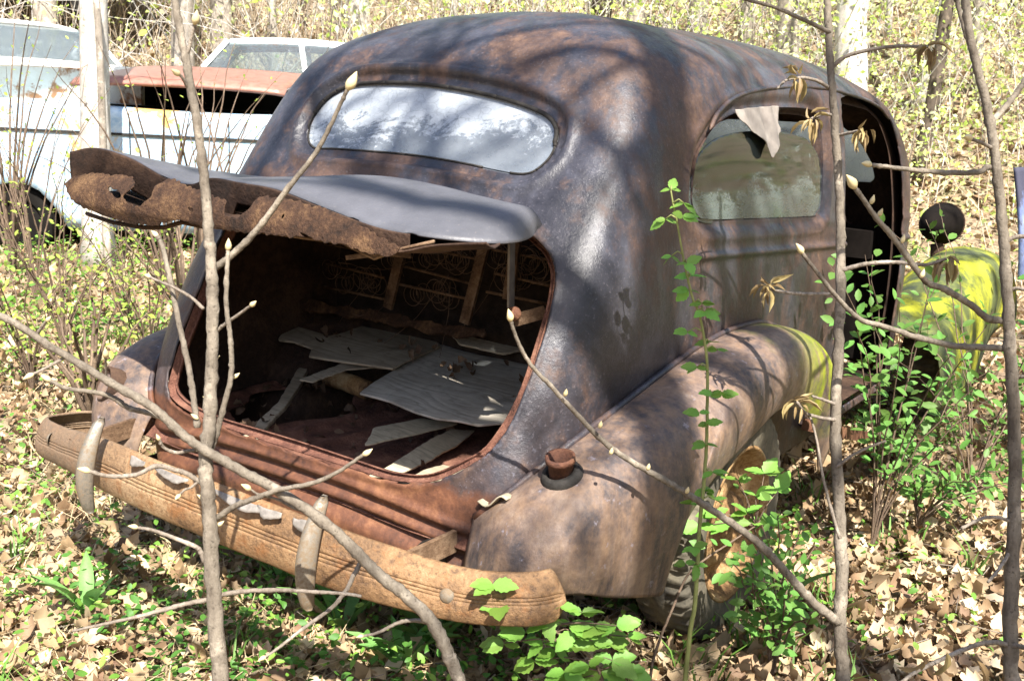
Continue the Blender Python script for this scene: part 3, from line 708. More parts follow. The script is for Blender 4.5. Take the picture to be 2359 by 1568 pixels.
BR = np.array(rows); P = BR.reshape(-1, 3)
P = P + (.0015 * vnoise(P, 60, 51) + .001 * vnoise(P, 160, 52))[:, None] * np.array([.2, -1, .3])
npf = len(prof); b = MB(); b.add(P, [(i * npf + j, i * npf + j + 1, (i + 1) * npf + j + 1, (i + 1) * npf + j) for i in range(159) for j in range(npf - 1)])
o = b.build('bumper_blade', M_BUMP, bump_o); solid(o, .004)
bumpB = BVHTree.FromPolygons([Vector(q) for q in P], b.f)
def bhit(px, py):
    r = bumpB.ray_cast(Vector(CAM), Vector(ray(px, py)).normalized()); return None if r[0] is None else np.array(r[0])
# guards: tapered blades standing on the bumper
def guard(ptop, pmid, pbot, cx):
    ctr = [on(ptop[0], ptop[1], 0, cx), None, None, None, on(pbot[0], pbot[1], 0, cx)]
    top = np.array([cx, .018, .617]); bot = np.array([cx, -.022, .380])
    n = 22; rows = []
    for i, t in enumerate(np.linspace(0, 1, n)):
        c = top * (1 - t) + bot * t + np.array([0, -.028 * math.sin(math.pi * min(1, t * .96 + .02)) ** .8, 0])
        wd = (.008 + .0135 * math.sin(math.pi * (t * .9 + .06)) ** .7) * (1 if 0 < i < n - 1 else .55); dp = .022 * (.6 + .45 * math.sin(math.pi * t)) * (1 if 0 < i < n - 1 else .6)
        rows.append([c + np.array([wd * math.cos(a_), -dp * max(-.3, math.sin(a_)) * (1.25 if math.sin(a_) > .8 else 1), 0]) for a_ in np.linspace(0, 2 * math.pi, 17)[:-1]])
    b = MB(); b.grid([[rows[i][j] for i in range(n)] for j in range(16)], True)
    b.f.append(tuple(j * n for j in range(16))); b.f.append(tuple(j * n + n - 1 for j in range(16))[::-1])
    return b
for cx in (.385, -.385):
    o = guard((768, 1145), None, (722, 1388), cx).build('bumper_guard', M_CHROME, bump_o); o['label'] = 'pitted chrome bumper guard'
for (px, py) in ((1030, 1371), (119, 1010)):
    h = bhit(px, py)
    if h is not None:
        b = MB(); rws = []
        nrm = np.array([.35, -.93, .1]) if px > 500 else np.array([-.9, -.4, .1])
        for a_ in np.linspace(0, math.pi / 2, 6): rws.append(ringpts(h + nrm * .012 * math.sin(a_), nrm, .0165 * math.cos(a_) + .0003, 14))
        b.grid(np.swapaxes(np.array(rws), 0, 1), True); b.build('bolt_head', M_CHROME, bump_o)
# plating curling off the top edge
for k, (px, py, L_, up) in enumerate(((335, 1062, .045, .02), (420, 1098, .08, .008), (575, 1168, .13, .010), (640, 1182, .05, .018), (715, 1218, .04, .03))):
    h = bhit(px, py + 12)
    if h is None: continue
    i = np.argmin(np.linalg.norm(BPc - h, axis=1)); n_ = 9; rw = []
    for q in range(n_):
        j = min(159, int(i + (q - n_ / 2) * L_ / n_ / .0118)); t = BPc[min(j + 1, 159)] - BPc[max(j - 1, 0)]; t /= np.linalg.norm(t); nm = np.array([t[1], -t[0], 0])
        e = up * (.75 + .25 * math.sin(q * .7 + k)) ; wq = .022 * (.85 + .15 * math.sin(q * .9 + 2 * k)) * min(1, .2 + q * .3, .2 + (n_ - 1 - q) * .3)
        base = BPc[j] + nm * .010 + np.array([0, 0, .056]); base[:2] += (h - BPc[i])[:2] * 0
        off_x = t * ((q - n_ / 2) * L_ / n_ - (j - i) * .0118)
        rw.append([base + off_x + nm * (.004 + s_ * wq * .6 + .0) + np.array([0, 0, .004 + e * (1 - (s_ - .0) ** 1.5) * .35 - s_ * wq * .75]) for s_ in np.linspace(0, 1, 5)])
    b = MB(); b.grid(rw); o = b.build('plating_flake', M_FLAKE, bump_o); solid(o, .0012)
# bumper irons
for px0, p1 in (((-.62, .07, .47), (-.60, .34, .50)), ((.50, .06, .46), (.52, .28, .47))):
    b = MB(); b.bar(px0, p1, .012, .05); b.build('bumper_iron', M_BARS, bump_o, False)
# slot and rubber patch where the right iron leaves the body pan
h = hit(1008, 1262)
if h is not None:
    b = MB(); n0 = np.array([.12, -.97, .15]); rws = []
    pts = [hit(*p) for p in ((975, 1268), (978, 1250), (992, 1238), (1010, 1234), (1026, 1240), (1036, 1256), (1038, 1280), (1034, 1305), (1020, 1312), (1010, 1290), (1006, 1272), (990, 1275))]
    pts = [p for p in pts if p is not None]; ctr = np.mean(pts, 0)
    V_ = [p + n0 * .036 for p in pts] + [p + n0 * .018 for p in pts]; n_ = len(pts)
    b.add(V_, [tuple(range(n_))] + [(i, (i + 1) % n_, n_ + (i + 1) % n_, n_ + i) for i in range(n_)]); b.build('rubber_pad', M_RUBBER, sedan, False)
b = MB(); b.bar(on(945, 1285, 0, .45), on(1008, 1268, 0, .475), .012, .045); b.build('bumper_iron', M_BUMP, bump_o, False)

# ------------------------------------------------------------------ wheels
def m_tyre():
    a = NM('weathered_tyre', .85, .2); n = a.noise(9, 6, .65); n2 = a.noise(60, 5, .7)
    c = a.ramp(n, [(.3, (.045, .042, .038)), (.55, (.13, .115, .085)), (.75, (.26, .22, .155))]); c = a.mix(a.ramp(n2, [(.3, .7), (.45, 0.)]), c, (.03, .028, .026))
    a.set('Base Color', c); a.bump(n2, .5, .003); return a.m
M_TYRE = m_tyre(); M_RIM = m_rust('rim_tan_rust', (.08, .042, .02), (.27, .16, .07), (.45, .32, .17), .8, .7, 1.2)
def wheel(cx, cy, cz, sgn, R_=.335, wdt=.165):
    wl = thing('wheel', '', ''); del wl['label'], wl['category']; wl.parent = sedan
    pr_ = [(-.5, .64), (-.54, .74), (-.55, .86), (-.50, .955), (-.44, .985), (-.20, 1.0), (-.14, .988), (-.08, 1.), (.08, 1.), (.14, .988), (.20, 1.), (.44, .985), (.50, .955), (.55, .86), (.54, .74), (.5, .64)]
    n = 150; V_ = []; 
    for i in range(n):
        a_ = 2 * math.pi * i / n
        for j, (x_, r_) in enumerate(pr_):
            lug = -.045 if (i % 3 == 0 and j in (3, 4, 5, 10, 11, 12)) else 0
            V_.append((cx + sgn * x_ * wdt, cy + math.cos(a_) * R_ * (r_ + lug), max(cz + math.sin(a_) * R_ * (r_ + lug), -.02)))
    m_ = len(pr_); Fc = [(i * m_ + j, i * m_ + j + 1, ((i + 1) % n) * m_ + j + 1, ((i + 1) % n) * m_ + j) for i in range(n) for j in range(m_ - 1)]
    if sgn > 0: Fc = [f[::-1] for f in Fc]
    mesh('tyre', V_, Fc, M_TYRE, wl)
    pr2 = [(.44, .655), (.52, .665), (.525, .64), (.36, .60), (.20, .57), (.12, .50), (.16, .42), (.30, .36), (.34, .30), (.20, .27), (.42, .22), (.50, .13), (.52, .05), (.52, .0)]
    n = 48; V_ = []
    for i in range(n):
        a_ = 2 * math.pi * i / n
        for x_, r_ in pr2:
            de = .02 * math.sin(3 * a_ + 1) * (r_ < .5); V_.append((cx + sgn * (x_ + de) * wdt, cy + math.cos(a_) * R_ * r_, cz + math.sin(a_) * R_ * r_))
    m_ = len(pr2); Fc = [(i * m_ + j, i * m_ + j + 1, ((i + 1) % n) * m_ + j + 1, ((i + 1) % n) * m_ + j) for i in range(n) for j in range(m_ - 1)]
    mesh('rim', V_, Fc if sgn < 0 else [f[::-1] for f in Fc], M_RIM, wl)
    return wl
wheel(.745, 1.17, .315, 1); wheel(-.745, 1.17, .315, -1); wheel(.72, 3.95, .30, 1); wheel(-.72, 3.95, .30, -1)

# ------------------------------------------------------------------ interior: trunk floor, walls, seat back with springs
def ribbed(x0, x1, y0, y1, z, n=80, m=60):
    P = []
    for i in range(n):
        x = x0 + (x1 - x0) * i / (n - 1)
        for j in range(m):
            y = y0 + (y1 - y0) * j / (m - 1)
            P.append((x, y, z + .008 * smst(.3, .8, math.sin(x * 46)) * (1 if .1 < (y - y0) / (y1 - y0) < .92 else 0) + .02 * max(0, (y - .8)) - .03 * (1 - smst(y0, y0 + .05, y))))
    P = np.array(P); P[:, 2] += .006 * vnoise(P, 13, 61); return P, [(i * m + j, (i + 1) * m + j, (i + 1) * m + j + 1, i * m + j + 1) for i in range(n - 1) for j in range(m - 1)]
P, Fc = ribbed(-.66, .66, .27, 1.0, .495)
hole = np.minimum(np.sqrt(((P[:, 0] + .42) / .17) ** 2 + ((P[:, 1] - .70) / .22) ** 2) - 1, 5) + .25 * vnoise(P, 24, 62)
v, f = clip(P, Fc, hole); o = mesh('trunk_floor', v, f, M_FLOOR, sedan); solid(o, .003)
b = MB(); b.grid([[(-.69, y, .36), (.69, y, .36)] for y in np.linspace(.3, 3.2, 14)]); b.build('under_floor', M_INNER, sedan)
# wheel-house boxes at both sides of the trunk
for sg in (-1, 1):
    rows = []
    for a_ in np.linspace(0, math.pi, 16):
        y = 1.17 - .40 * math.cos(a_); z = .36 + .36 * math.sin(a_); rows.append([(sg * .70, y, z), (sg * .55, y, z), (sg * .53, y, z - .02), (sg * .53, y, .36)])
    b = MB(); b.grid(rows); b.build('wheel_house', M_INNER, sedan)
# seat back
seat = thing('rear_seat_back', '', ''); del seat['label'], seat['category']; seat.parent = sedan
sy = lambda z: 1.0 + .10 * (z - .6)
M_SEAT = m_plain('dark_seat_stuffing', (.030, .022, .017), .95, .1, .6, 18, .8)
M_WIRE = m_rust('spring_wire', (.07, .045, .03), (.14, .09, .06), (.22, .15, .10), .8, .3, 3)
b = MB(); b.grid([[(x, sy(z) + .09 + .012 * math.sin(9 * x + 5 * z), z) for z in np.linspace(.55, 1.22, 8)] for x in np.linspace(-.66, .66, 16)]); b.build('seat_stuffing', M_SEAT, seat)
def sb_(px, py, dy=0):
    return onp(px, py, (0, 1.0 + dy, .6), (0, 1, -.10))
for a_, c_ in (((925, 575), (893, 710)), ((1118, 555), (1070, 745)), ((1190, 540), (1170, 690))):
    b = MB(); b.bar(sb_(*a_, -.01), sb_(*c_, -.01), .035, .012, (0, 1, 0)); b.build('seat_upright', M_BARS, seat, False)
for a_, c_ in (((740, 560), (915, 592)), ((752, 607), (885, 640)), ((925, 612), (1090, 655)), ((920, 655), (1085, 690)), ((1140, 630), (1265, 658)), ((1135, 575), (1270, 600)), ((1120, 672), (1260, 700)), ((940, 565), (1105, 598)), ((745, 660), (890, 690))):
    b = MB(); b.tube([sb_(*a_), sb_(*c_)], .0045, 6); b.build('seat_rail', M_BARS, seat)
for (px, py, r_) in ((770, 620, .035), (800, 655, .032), (845, 640, .04), (860, 660, .033), (1010, 580, .045), (1045, 590, .045), (960, 680, .035), (1015, 670, .04), (1025, 690, .035), (1060, 605, .04), (1175, 640, .045), (1190, 640, .04), (1220, 600, .045), (1240, 620, .045), (980, 600, .035), (905, 600, .03), (1150, 590, .04)):
    c = sb_(px, py, .03); pts = []
    for q in range(54):
        th = q * .42; rr = r_ * (.62 + .38 * abs(math.cos(q * .06))); pts.append(c + np.array([rr * math.cos(th), -.035 + q * .0014, rr * math.sin(th)]))
    MB().tube(pts, .0014, 4, False).build('seat_spring', M_WIRE, seat)
for k in range(10):
    p0 = sb_(random.uniform(740, 1250), random.uniform(560, 700), -.02); pts = [p0]
    d = rng.normal(size=3) * np.array([.04, .01, .04])
    for q in range(7): d = d + rng.normal(size=3) * np.array([.012, .006, .012]); pts.append(pts[-1] + d)
    MB().tube(pts, .0011, 4, False).build('loose_wire', M_WIRE, seat)
# lid support arm at the right of the opening
arm = thing('lid_support_arm', '', ''); del arm['label'], arm['category']; arm.parent = sedan
b = MB(); b.bar(on(1178, 552, 1, .56), on(1176, 708, 1, .56), .022, .006, (1, 0, 0)); b.build('arm_bar', m_plain('grey_steel', (.16, .14, .12), .6, .4, .3, 30, .3), arm, False)
b = MB(); b.bar(on(1183, 738, 1, .56), on(1256, 718, 1, .60), .030, .006, (0, 1, .2)); b.build('arm_link', M_BARS, arm, False)
b = MB(); rws = [ringpts(on(1187, 722, 1, .552) + np.array([0, -.004, 0]) * k, (0, -1, 0), r_, 12) for k, r_ in ((0, .017), (3, .017), (3, .010), (5, .009), (5, .0005))]
b.grid(np.swapaxes(np.array(rws), 0, 1), True); b.build('pivot_bolt', M_PAN, arm)
M_TRIM = m_plain('dark_trim', (.010, .008, .007), .95, .05, .5, 8, .3)
# far door inner panel (left side), dashboard, sill, hood, running board
b = MB(); b.box((-.655, 2.65, .75), (.03, .74, .66)); b.build('door_panel', M_TRIM, sedan, False)
b = MB(); b.box((0, 3.12, .93), (1.16, .10, .12)); b.box((0, 3.2, .7), (1.3, .03, .6)); o = b.build('dashboard', M_TRIM, sedan, False)
b = MB(); b.tube([(.0, 2.95, .9), (-.35, 2.75, 1.0)], .018, 8); rws = []
for a_ in np.linspace(0, 2 * math.pi, 33)[:-1]: rws.append(np.array([-.35 + .2 * math.cos(a_), 2.72 + .08 * math.sin(a_), 1.02 + .19 * math.sin(a_)]))
b.tube(rws, .011, 7, False, True); b.build('steering_wheel', M_RUBBER, sedan)
b = MB(); b.bar(on(1890, 985, 0, .80), on(2085, 1022, 0, .80), .13, .04); b.build('running_board', M_PAN, sedan, False)
b = MB()
HO = []
for y in np.linspace(3.3, 4.75, 14):
    t = (y - 3.3) / 1.45; w_ = .50 - .20 * t; zt = 1.10 - .14 * t - .15 * max(0, t - .8) ** 2 * 10
    HO.append([(w_ * math.copysign(abs(math.cos(a_)) ** .6, math.cos(a_)), y, .55 + (zt - .55) * abs(math.sin(a_)) ** .6) for a_ in np.linspace(0, math.pi, 21)])
b.grid(HO); b.build('hood', M_PATINA, sedan)
# front fenders with their lamps
def m_moss():
    a = NM('mossy_fender', .8, .2); v = a.co('Object', (1, 1, .5)); n = a.noise(4.5, 5, .65, vec=v, dist=.5); n2 = a.noise(40, 5, .7)
    c = a.ramp(n, [(.38, (.04, .05, .035)), (.50, (.12, .14, .04)), (.58, (.32, .33, .03)), (.72, (.50, .48, .03))])
    c = a.mix(a.ramp(n2, [(.35, .55), (.5, 0.)]), c, (.06, .07, .04)); a.set('Base Color', c); a.bump(n2, .6, .005); return a.m
M_MOSS = m_moss()
def ffender(sgn, mat):
    rows = []
    for t in np.linspace(0, 1, 26):
        y = 3.22 + 1.95 * t; top = .40 + .45 * math.sin(math.pi * min(1, t * .80 + .08)) ** .75; bot = .20 + .24 * math.exp(-((t - .56) / .20) ** 4)
        xi, xo = .54 + .0 * t, .96 - .10 * abs(t - .5) ** 2 * 2
        rows.append([(sgn * x_, y, z_) for x_, z_ in [(xi, top - .12), (xi + .10, top - .03), (xi + .2, top), (xo - .10, top - .02), (xo - .03, top - .08), (xo, top - .18), (xo + .005, (top + bot) / 2 - .03), (xo - .01, bot)]])
    P = spline_axis(np.array(rows), 60); P = np.swapaxes(spline_axis(np.swapaxes(P, 0, 1), 40), 0, 1)
    b = MB(); b.grid(P); o = b.build('front_fender', mat, sedan); solid(o, .004, 0); return o
ffender(1, M_MOSS)['label'] = 'front fender covered in yellow-green moss'; ffender(-1, M_FENDER)
for sg in (1, -1):
    hl = thing('headlight', '', ''); del hl['label'], hl['category']; hl.parent = sedan
    rws = []
    for t, r_ in ((-.06, .004), (-.05, .03), (-.01, .062), (.06, .088), (.13, .101), (.20, .104), (.215, .106), (.235, .106), (.24, .10)):
        rws.append(ringpts(np.array([sg * .605, 4.12 + t, .965 - .02 * t]), (0, 1, -.05), r_, 24))
    b = MB(); b.grid(np.swapaxes(np.array(rws), 0, 1), True); b.build('lamp_shell', M_TRIM, hl)
    rws = [ringpts(np.array([sg * .605, 4.352 + .02 * (1 - (r_ / .108) ** 2), .96]), (0, 1, -.05), r_, 24) for r_ in (.108, .08, .04, .001)]
    b = MB(); b.grid(np.swapaxes(np.array(rws), 0, 1), True); b.build('lamp_lens', M_LGLASS, hl)
    b = MB(); b.tube([(sg * .605, 4.24, .86), (sg * .64, 4.24, .74)], [.03, .05], 10); b.build('lamp_stalk', M_INNER, hl)
    b = MB(); b.tube(ringpts(np.array([sg * .605, 4.335, .96]), (0, 1, -.05), .106, 24), .006, 6, False, True); b.build('lamp_rim', M_INNER, hl)
# torn headliner rag hanging behind the quarter window
def m_cloth():
    a = NM('old_cloth', .9, .1); n = a.noise(25, 4); a.set('Base Color', a.ramp(n, [(.3, (.20, .175, .155)), (.7, (.30, .27, .24))])); a.bump(a.noise(200, 2), .3, .001)
    return a.m
M_CLOTH = m_cloth()
rg = [(1696, 256), (1740, 250), (1795, 248), (1792, 262), (1788, 285), (1790, 300), (1776, 315), (1772, 330), (1764, 345), (1754, 362), (1748, 350), (1744, 325), (1730, 305), (1712, 290), (1700, 272)]
R2 = np.array([on(p[0], p[1], 0, .652) for p in rg]); r2 = R2[:, 1:]
gy, gz = np.meshgrid(np.linspace(r2[:, 0].min(), r2[:, 0].max(), 50), np.linspace(r2[:, 1].min(), r2[:, 1].max() + .03, 50), indexing='ij')
P = np.stack([.652 + .005 * np.sin(gy * 60 + gz * 15) + .30 * np.maximum(0, 1.44 - gz) - .2 * np.maximum(0, gz - 1.44), gy, gz], 2).reshape(-1, 3)
v, f = clip(P, [(i * 50 + j, (i + 1) * 50 + j, (i + 1) * 50 + j + 1, i * 50 + j + 1) for i in range(49) for j in range(49)], -sdf_poly(P[:, 1:], r2) + .0015 * vnoise(P, 40, 71) + .004)
o = mesh('headliner_rag', v, f, M_CLOTH, sedan); solid(o, .002); o['label'] = 'torn pale headliner cloth hanging in the side window'

# broken tail-lamp cup on the far fender
c0 = at(262, 888, 2.86); ax_ = np.array([-.25, -.75, .3]); ax_ /= np.linalg.norm(ax_)
rws = [ringpts(c0 + ax_ * e, ax_, r_, 14) for e, r_ in ((-.10, .030), (-.02, .050), (.03, .052), (.03, .046), (-.02, .040), (-.05, .01))]
b = MB(); b.grid(np.swapaxes(np.array(rws), 0, 1), True); b.build('tail_lamp_cup', M_INNER, sedan)

# ------------------------------------------------------------------ loose boards lying in the trunk
def m_ply(name, lo, hi, seed, ang=0.):
    a = NM(name, .8, .2)
    v = a.n('Mapping', {'Vector': a.co(), 'Rotation': (0, 0, ang), 'Location': (seed, seed, 0), 'Scale': (1, 3.2, 1)}).outputs[0]
    wv = a.n('TexWave', {'Vector': v, 'Scale': 2.6, 'Distortion': 16., 'Detail': 3., 'Detail Scale': 1.1}, wave_type='RINGS').outputs['Fac']
    n = a.noise(3, 5, .65); fib = a.noise(90, 4, .6, vec=a.n('Mapping', {'Vector': a.co(), 'Rotation': (0, 0, ang), 'Scale': (.12, 1.5, 1)}).outputs[0])
    c = a.mix(a.ramp(n, [(.38, 0.), (.62, 1.)]), lo, hi); c = a.mix(a.ramp(wv, [(.0, .30), (.12, 0.)]), c, tuple(x * .35 for x in lo)); c = a.mix(a.ramp(a.noise(7, 6, .7), [(.56, 0.), (.68, .55)]), c, tuple(x * .4 for x in lo)); c = a.mix(a.ramp(fib, [(.3, .4), (.5, 0.)]), c, tuple(x * .4 for x in lo))
    a.set('Base Color', c); a.bump(a.math('ADD', fib, wv), .3, .002); return a.m
M_PLY = m_ply('grey_plywood', (.30, .265, .215), (.50, .455, .385), 1.3, .5); M_PLY2 = m_ply('brown_plywood', (.25, .20, .14), (.43, .36, .265), 4.2, .2); M_PLY3 = m_ply('pale_splinter', (.26, .22, .15), (.42, .36, .26), 7.7, -.8)
def sheet(name, pts, plane, mat, label, cat='board', th=.006, wob=.004, rag=.002, n=70, seed=0):
    """a flat board: outline on the plane (point, normal)"""
    P3 = np.array([onp(p[0], p[1], plane[0], plane[1]) for p in pts]); nn = np.array(plane[1], float); nn /= np.linalg.norm(nn)
    c = P3.mean(0); u = P3[np.argmax(np.linalg.norm(P3 - c, axis=1))] - c; u -= nn * (u @ nn); u /= np.linalg.norm(u); v = np.cross(nn, u)
    Q = np.stack([(P3 - c) @ u, (P3 - c) @ v], 1); lo = Q.min(0) - .01; hi = Q.max(0) + .01
    m_ = max(12, int(n * (hi[1] - lo[1]) / (hi[0] - lo[0])))
    gx, gy = np.meshgrid(np.linspace(lo[0], hi[0], n), np.linspace(lo[1], hi[1], m_), indexing='ij'); g2 = np.stack([gx, gy], 2).reshape(-1, 2)
    V = c + g2[:, :1] * u + g2[:, 1:] * v; V = V + nn * (wob * vnoise(V, 9, seed))[:, None]
    s_ = -sdf_poly(g2, Q) + rag * vnoise(V, 60, seed + 1) + rag * .7 * vnoise(V, 200, seed + 2)
    vv, ff = clip(V, [(i * m_ + j, (i + 1) * m_ + j, (i + 1) * m_ + j + 1, i * m_ + j + 1) for i in range(n - 1) for j in range(m_ - 1)], s_)
    base = vv.mean(0); o = mesh(name, vv - base, ff, mat, None); o.location = base; solid(o, th); bevel(o, .0008, 1)
    return tag(o, label, cat)
sheet('plywood_sheet', [(640, 783), (663, 753), (689, 755), (714, 745), (724, 726), (715, 712), (697, 706), (748, 700), (850, 722), (974, 757), (1016, 793), (905, 853), (860, 846), (770, 831), (710, 819), (719, 802), (676, 787)], ((0, .75, .628), (0, -.13, 1)), M_PLY2, 'grey-brown plywood sheet with a round bite, deepest in the trunk', wob=.008, seed=3)
sheet('plywood_sheet', [(1012, 790), (1101, 815), (1160, 826), (1225, 842), (1205, 905), (1172, 972), (1101, 980), (1054, 970), (1007, 966), (956, 950), (901, 925), (829, 904), (863, 878), (905, 853)], ((0, .75, .620), (0, -.13, 1)), M_PLY, 'broad grey plywood sheet with dark grain, partly in the sun', wob=.005, rag=.0012, seed=7)
sheet('wood_splinter', [(841, 1023), (863, 984), (969, 961), (1052, 973), (1016, 984), (910, 1008)], ((.1, .55, .565), (.1, -.05, 1)), M_PLY3, 'pale split veneer strip under the grey plywood edge', 'splinter', .004, seed=11)
sheet('wood_splinter', [(850, 1096), (914, 1061), (991, 1010), (1038, 984), (1097, 984), (1055, 1020), (982, 1065), (910, 1096)], ((.1, .5, .55), (.25, -.1, 1)), M_PLY3, 'long tapering splinter pointing at the trunk sill', 'splinter', .005, wob=.008, seed=13)
sheet('wood_splinter', [(691, 874), (720, 879), (800, 850), (860, 846), (912, 850), (880, 832), (800, 832), (740, 855)], ((-.3, .7, .612), (0, -.1, 1)), M_PLY2, 'narrow grey splinter sticking out left of the plywood', 'splinter', .004, seed=17)
sheet('veneer_scrap', [(914, 1110), (974, 1082), (1020, 1068), (1072, 1080), (1037, 1098), (952, 1116)], ((.3, .36, .55), (0, -.1, 1)), M_PLY3, 'curled tan veneer scrap on the sunlit right end of the sill', 'scrap', .003, seed=19)
sheet('plywood_sheet', [(1016, 745), (1120, 742), (1210, 765), (1225, 800), (1160, 815), (1060, 790)], ((0, .95, .68), (0, -.2, 1)), M_PLY2, 'dark plywood piece against the seat frame, furthest right', seed=23)
b = MB(); b.tube([onp(p[0], p[1], (0, .7, .55), (0, 0, 1)) for p in ((757, 868), (800, 880), (848, 900))], .03, 12); o = b.build('rusty_pipe', M_RIM); tag(o, 'short speckled rusty pipe under the plywood', 'pipe')
sheet('timber_batten', [(545, 1020), (560, 1000), (600, 962), (640, 925), (690, 842), (708, 848), (690, 885), (660, 930), (618, 975), (590, 1008)], ((0, .6, .53), (0, -.15, 1)), M_PLY2, 'dark narrow batten lying across the trunk floor at the left', 'batten', .014, seed=29)
sheet('rotten_ledge', [(690, 692), (720, 688), (760, 700), (850, 712), (930, 730), (1010, 742), (1112, 758), (1114, 776), (1050, 772), (1000, 768), (940, 752), (880, 744), (800, 728), (740, 718), (690, 710)], ((0, .93, .7), (0, -1, .6)), M_LIDRUST, 'rotten fibrous ledge along the foot of the seat frame', 'ledge', .012, .01, .006, seed=37)
rd = np.random.default_rng(51); n = 150; xd = rd.uniform(-.6, .55, n); yd = np.where(rd.random(n) < .55, rd.normal(.93, .05, n), rd.uniform(.32, .9, n)); zd = np.where(yd > .84, .60 + .1 * rd.random(n), .512 + .02 * rd.random(n))
db = leafcloud('trunk_debris', np.stack([xd, yd, zd], 1), rd.normal(0, .5, (n, 3)) + np.array([0, -.2, 1]), rd.uniform(.015, .04, n), m_leaf('debris', (.6, .55, .5), (1, 1, 1), .1, .8, 40, True), T_OAK, F_OAK, rd, None, np.array([(.13, .08, .05), (.18, .12, .075), (.08, .05, .03)])[rd.integers(0, 3, n)], .9); db['kind'] = 'stuff'; db['label'] = 'dry leaf scraps and dirt in the trunk'; db['category'] = 'debris'
h = fhit(1142, 1162)
if h is not None:
    P = np.array([(h[0] + np.array([a, b_, .012 + .01 * math.sin(a * 90) + .35 * a])) for a in np.linspace(-.04, .035, 12) for b_ in np.linspace(-.012, .014, 6)])
    o = mesh('paint_flake', P, [(i * 6 + j, (i + 1) * 6 + j, (i + 1) * 6 + j + 1, i * 6 + j + 1) for i in range(11) for j in range(5)], M_PLY3); solid(o, .003); tag(o, 'small curled cream flake resting on the rear fender seam', 'flake')

# ------------------------------------------------------------------ saplings
def m_bark(name, lo, hi, sc=60):
    a = NM(name, .85, .2); n = a.noise(sc, 6, .7, vec=a.co('Object', (1, 1, .3))); n2 = a.noise(11, 5, .7); n3 = a.noise(sc * 1.8, 4, .7)
    c = a.ramp(a.math('ADD', a.math('MULTIPLY', n, .55), a.math('MULTIPLY', n2, .45)), [(.36, lo), (.64, hi)])
    c = a.mix(a.ramp(n2, [(.56, 0.), (.64, .5)]), c, tuple(min(.8, x * 1.6) for x in hi)); c = a.mix(a.ramp(n3, [(.33, .7), (.42, 0.)]), c, tuple(x * .5 for x in lo))
    a.set('Base Color', c); a.bump(a.math('ADD', n, n3), .7, .004); return a.m
M_BARK = m_bark('sapling_bark', (.085, .068, .052), (.24, .205, .16)); M_TWIG = m_bark('twig_bark', (.11, .085, .065), (.31, .265, .215), 90)
M_BARK2 = m_bark('brown_twig', (.09, .06, .045), (.20, .145, .10), 90)
def m_bud():
    a = NM('bud', .5, .4); a.set('Base Color', a.mix(a.noise(60, 3), (.50, .42, .20), (.68, .56, .34))); return a.m
M_BUD = m_bud()
BUD = MB(); rws = []
for t, r_ in ((0, .10), (.08, .17), (.25, .25), (.45, .25), (.65, .18), (.85, .09), (1, .01)):
    rws.append([(r_ * math.cos(a_) + .04 * math.sin(t * 3), t, r_ * math.sin(a_)) for a_ in np.linspace(0, 2 * math.pi, 9)[:-1]])
BUD.grid(np.swapaxes(np.array(rws), 0, 1), True); _o = BUD.build('bud', M_BUD); BUDME = _o.data; bpy.data.objects.remove(_o)
def pathpts(px, d0, d1, n=None):
    P2 = catmull(px, n or max(12, 8 * len(px))); m_ = len(P2); s_ = np.concatenate([[0], np.cumsum(np.linalg.norm(np.diff(P2, axis=0), axis=1))]); s_ /= s_[-1]
    return np.array([at(p[0], p[1], d0 + (d1 - d0) * t) for p, t in zip(P2, s_)]), s_
def limb(parent, name, px, w0, w1, d0, d1, mat, bud=0, knots=True, nseg=9):
    """a branch through picture points, widths in the picture's own pixels at that depth"""
    P, s_ = pathpts(px, d0, d1); dep = d0 + (d1 - d0) * s_
    r = (w0 + (w1 - w0) * s_) / 2 / FOC * dep
    if knots:
        rr = np.random.default_rng(int(px[0][0] * 7 + px[-1][1])); r = r * (1 + .025 * rr.normal(size=len(r)))
        for k in rr.integers(1, max(2, len(r) - 1), max(1, len(r) // 7)): r[k] *= 1.16
    P[1:-1] += np.random.default_rng(int(px[0][1] + 3)).normal(0, 1, (len(P) - 2, 3)) * (r[1:-1, None] * .07)
    o = MB().tube(P, list(r), nseg).build(name, mat, parent)
    if bud:
        d = P[-1] - P[-3]; b_ = put('bud', BUDME, o, P[-1] - d / np.linalg.norm(d) * .002, d, (0, -1, .3), .82 * bud / FOC * d1)
    return o, P
def cluster(parent, p, n, size, me, rg_, droop=.6, name='leaf'):
    for k in range(n):
        a_ = 6.283 * k / n + rg_.uniform(-.4, .4); d = np.array([.75 * math.cos(a_), .75 * math.sin(a_), rg_.uniform(-1.6 * droop, .5)])
        put(name, me, parent, np.array(p) + d * .004 + rg_.normal(0, .005, 3), d, np.array([math.cos(a_), math.sin(a_), .8]) + rg_.normal(0, .4, 3), size * rg_.uniform(.55, 1.1))
M_LYOUNG = m_leaf('bronze_young_leaf', (.27, .20, .075), (.40, .29, .15), .3); M_LOVAL = m_leaf('oval_leaf', (.10, .23, .045), (.17, .33, .07), .4)
M_LTOOTH = m_leaf('bramble_leaf', (.13, .29, .045), (.24, .42, .075), .4); M_LLIME = m_leaf('lime_leaf', (.28, .38, .06), (.40, .48, .10), .45)
def _me(name, t, f, m): me = leafmesh(name, t, f); me.materials.append(m); return me
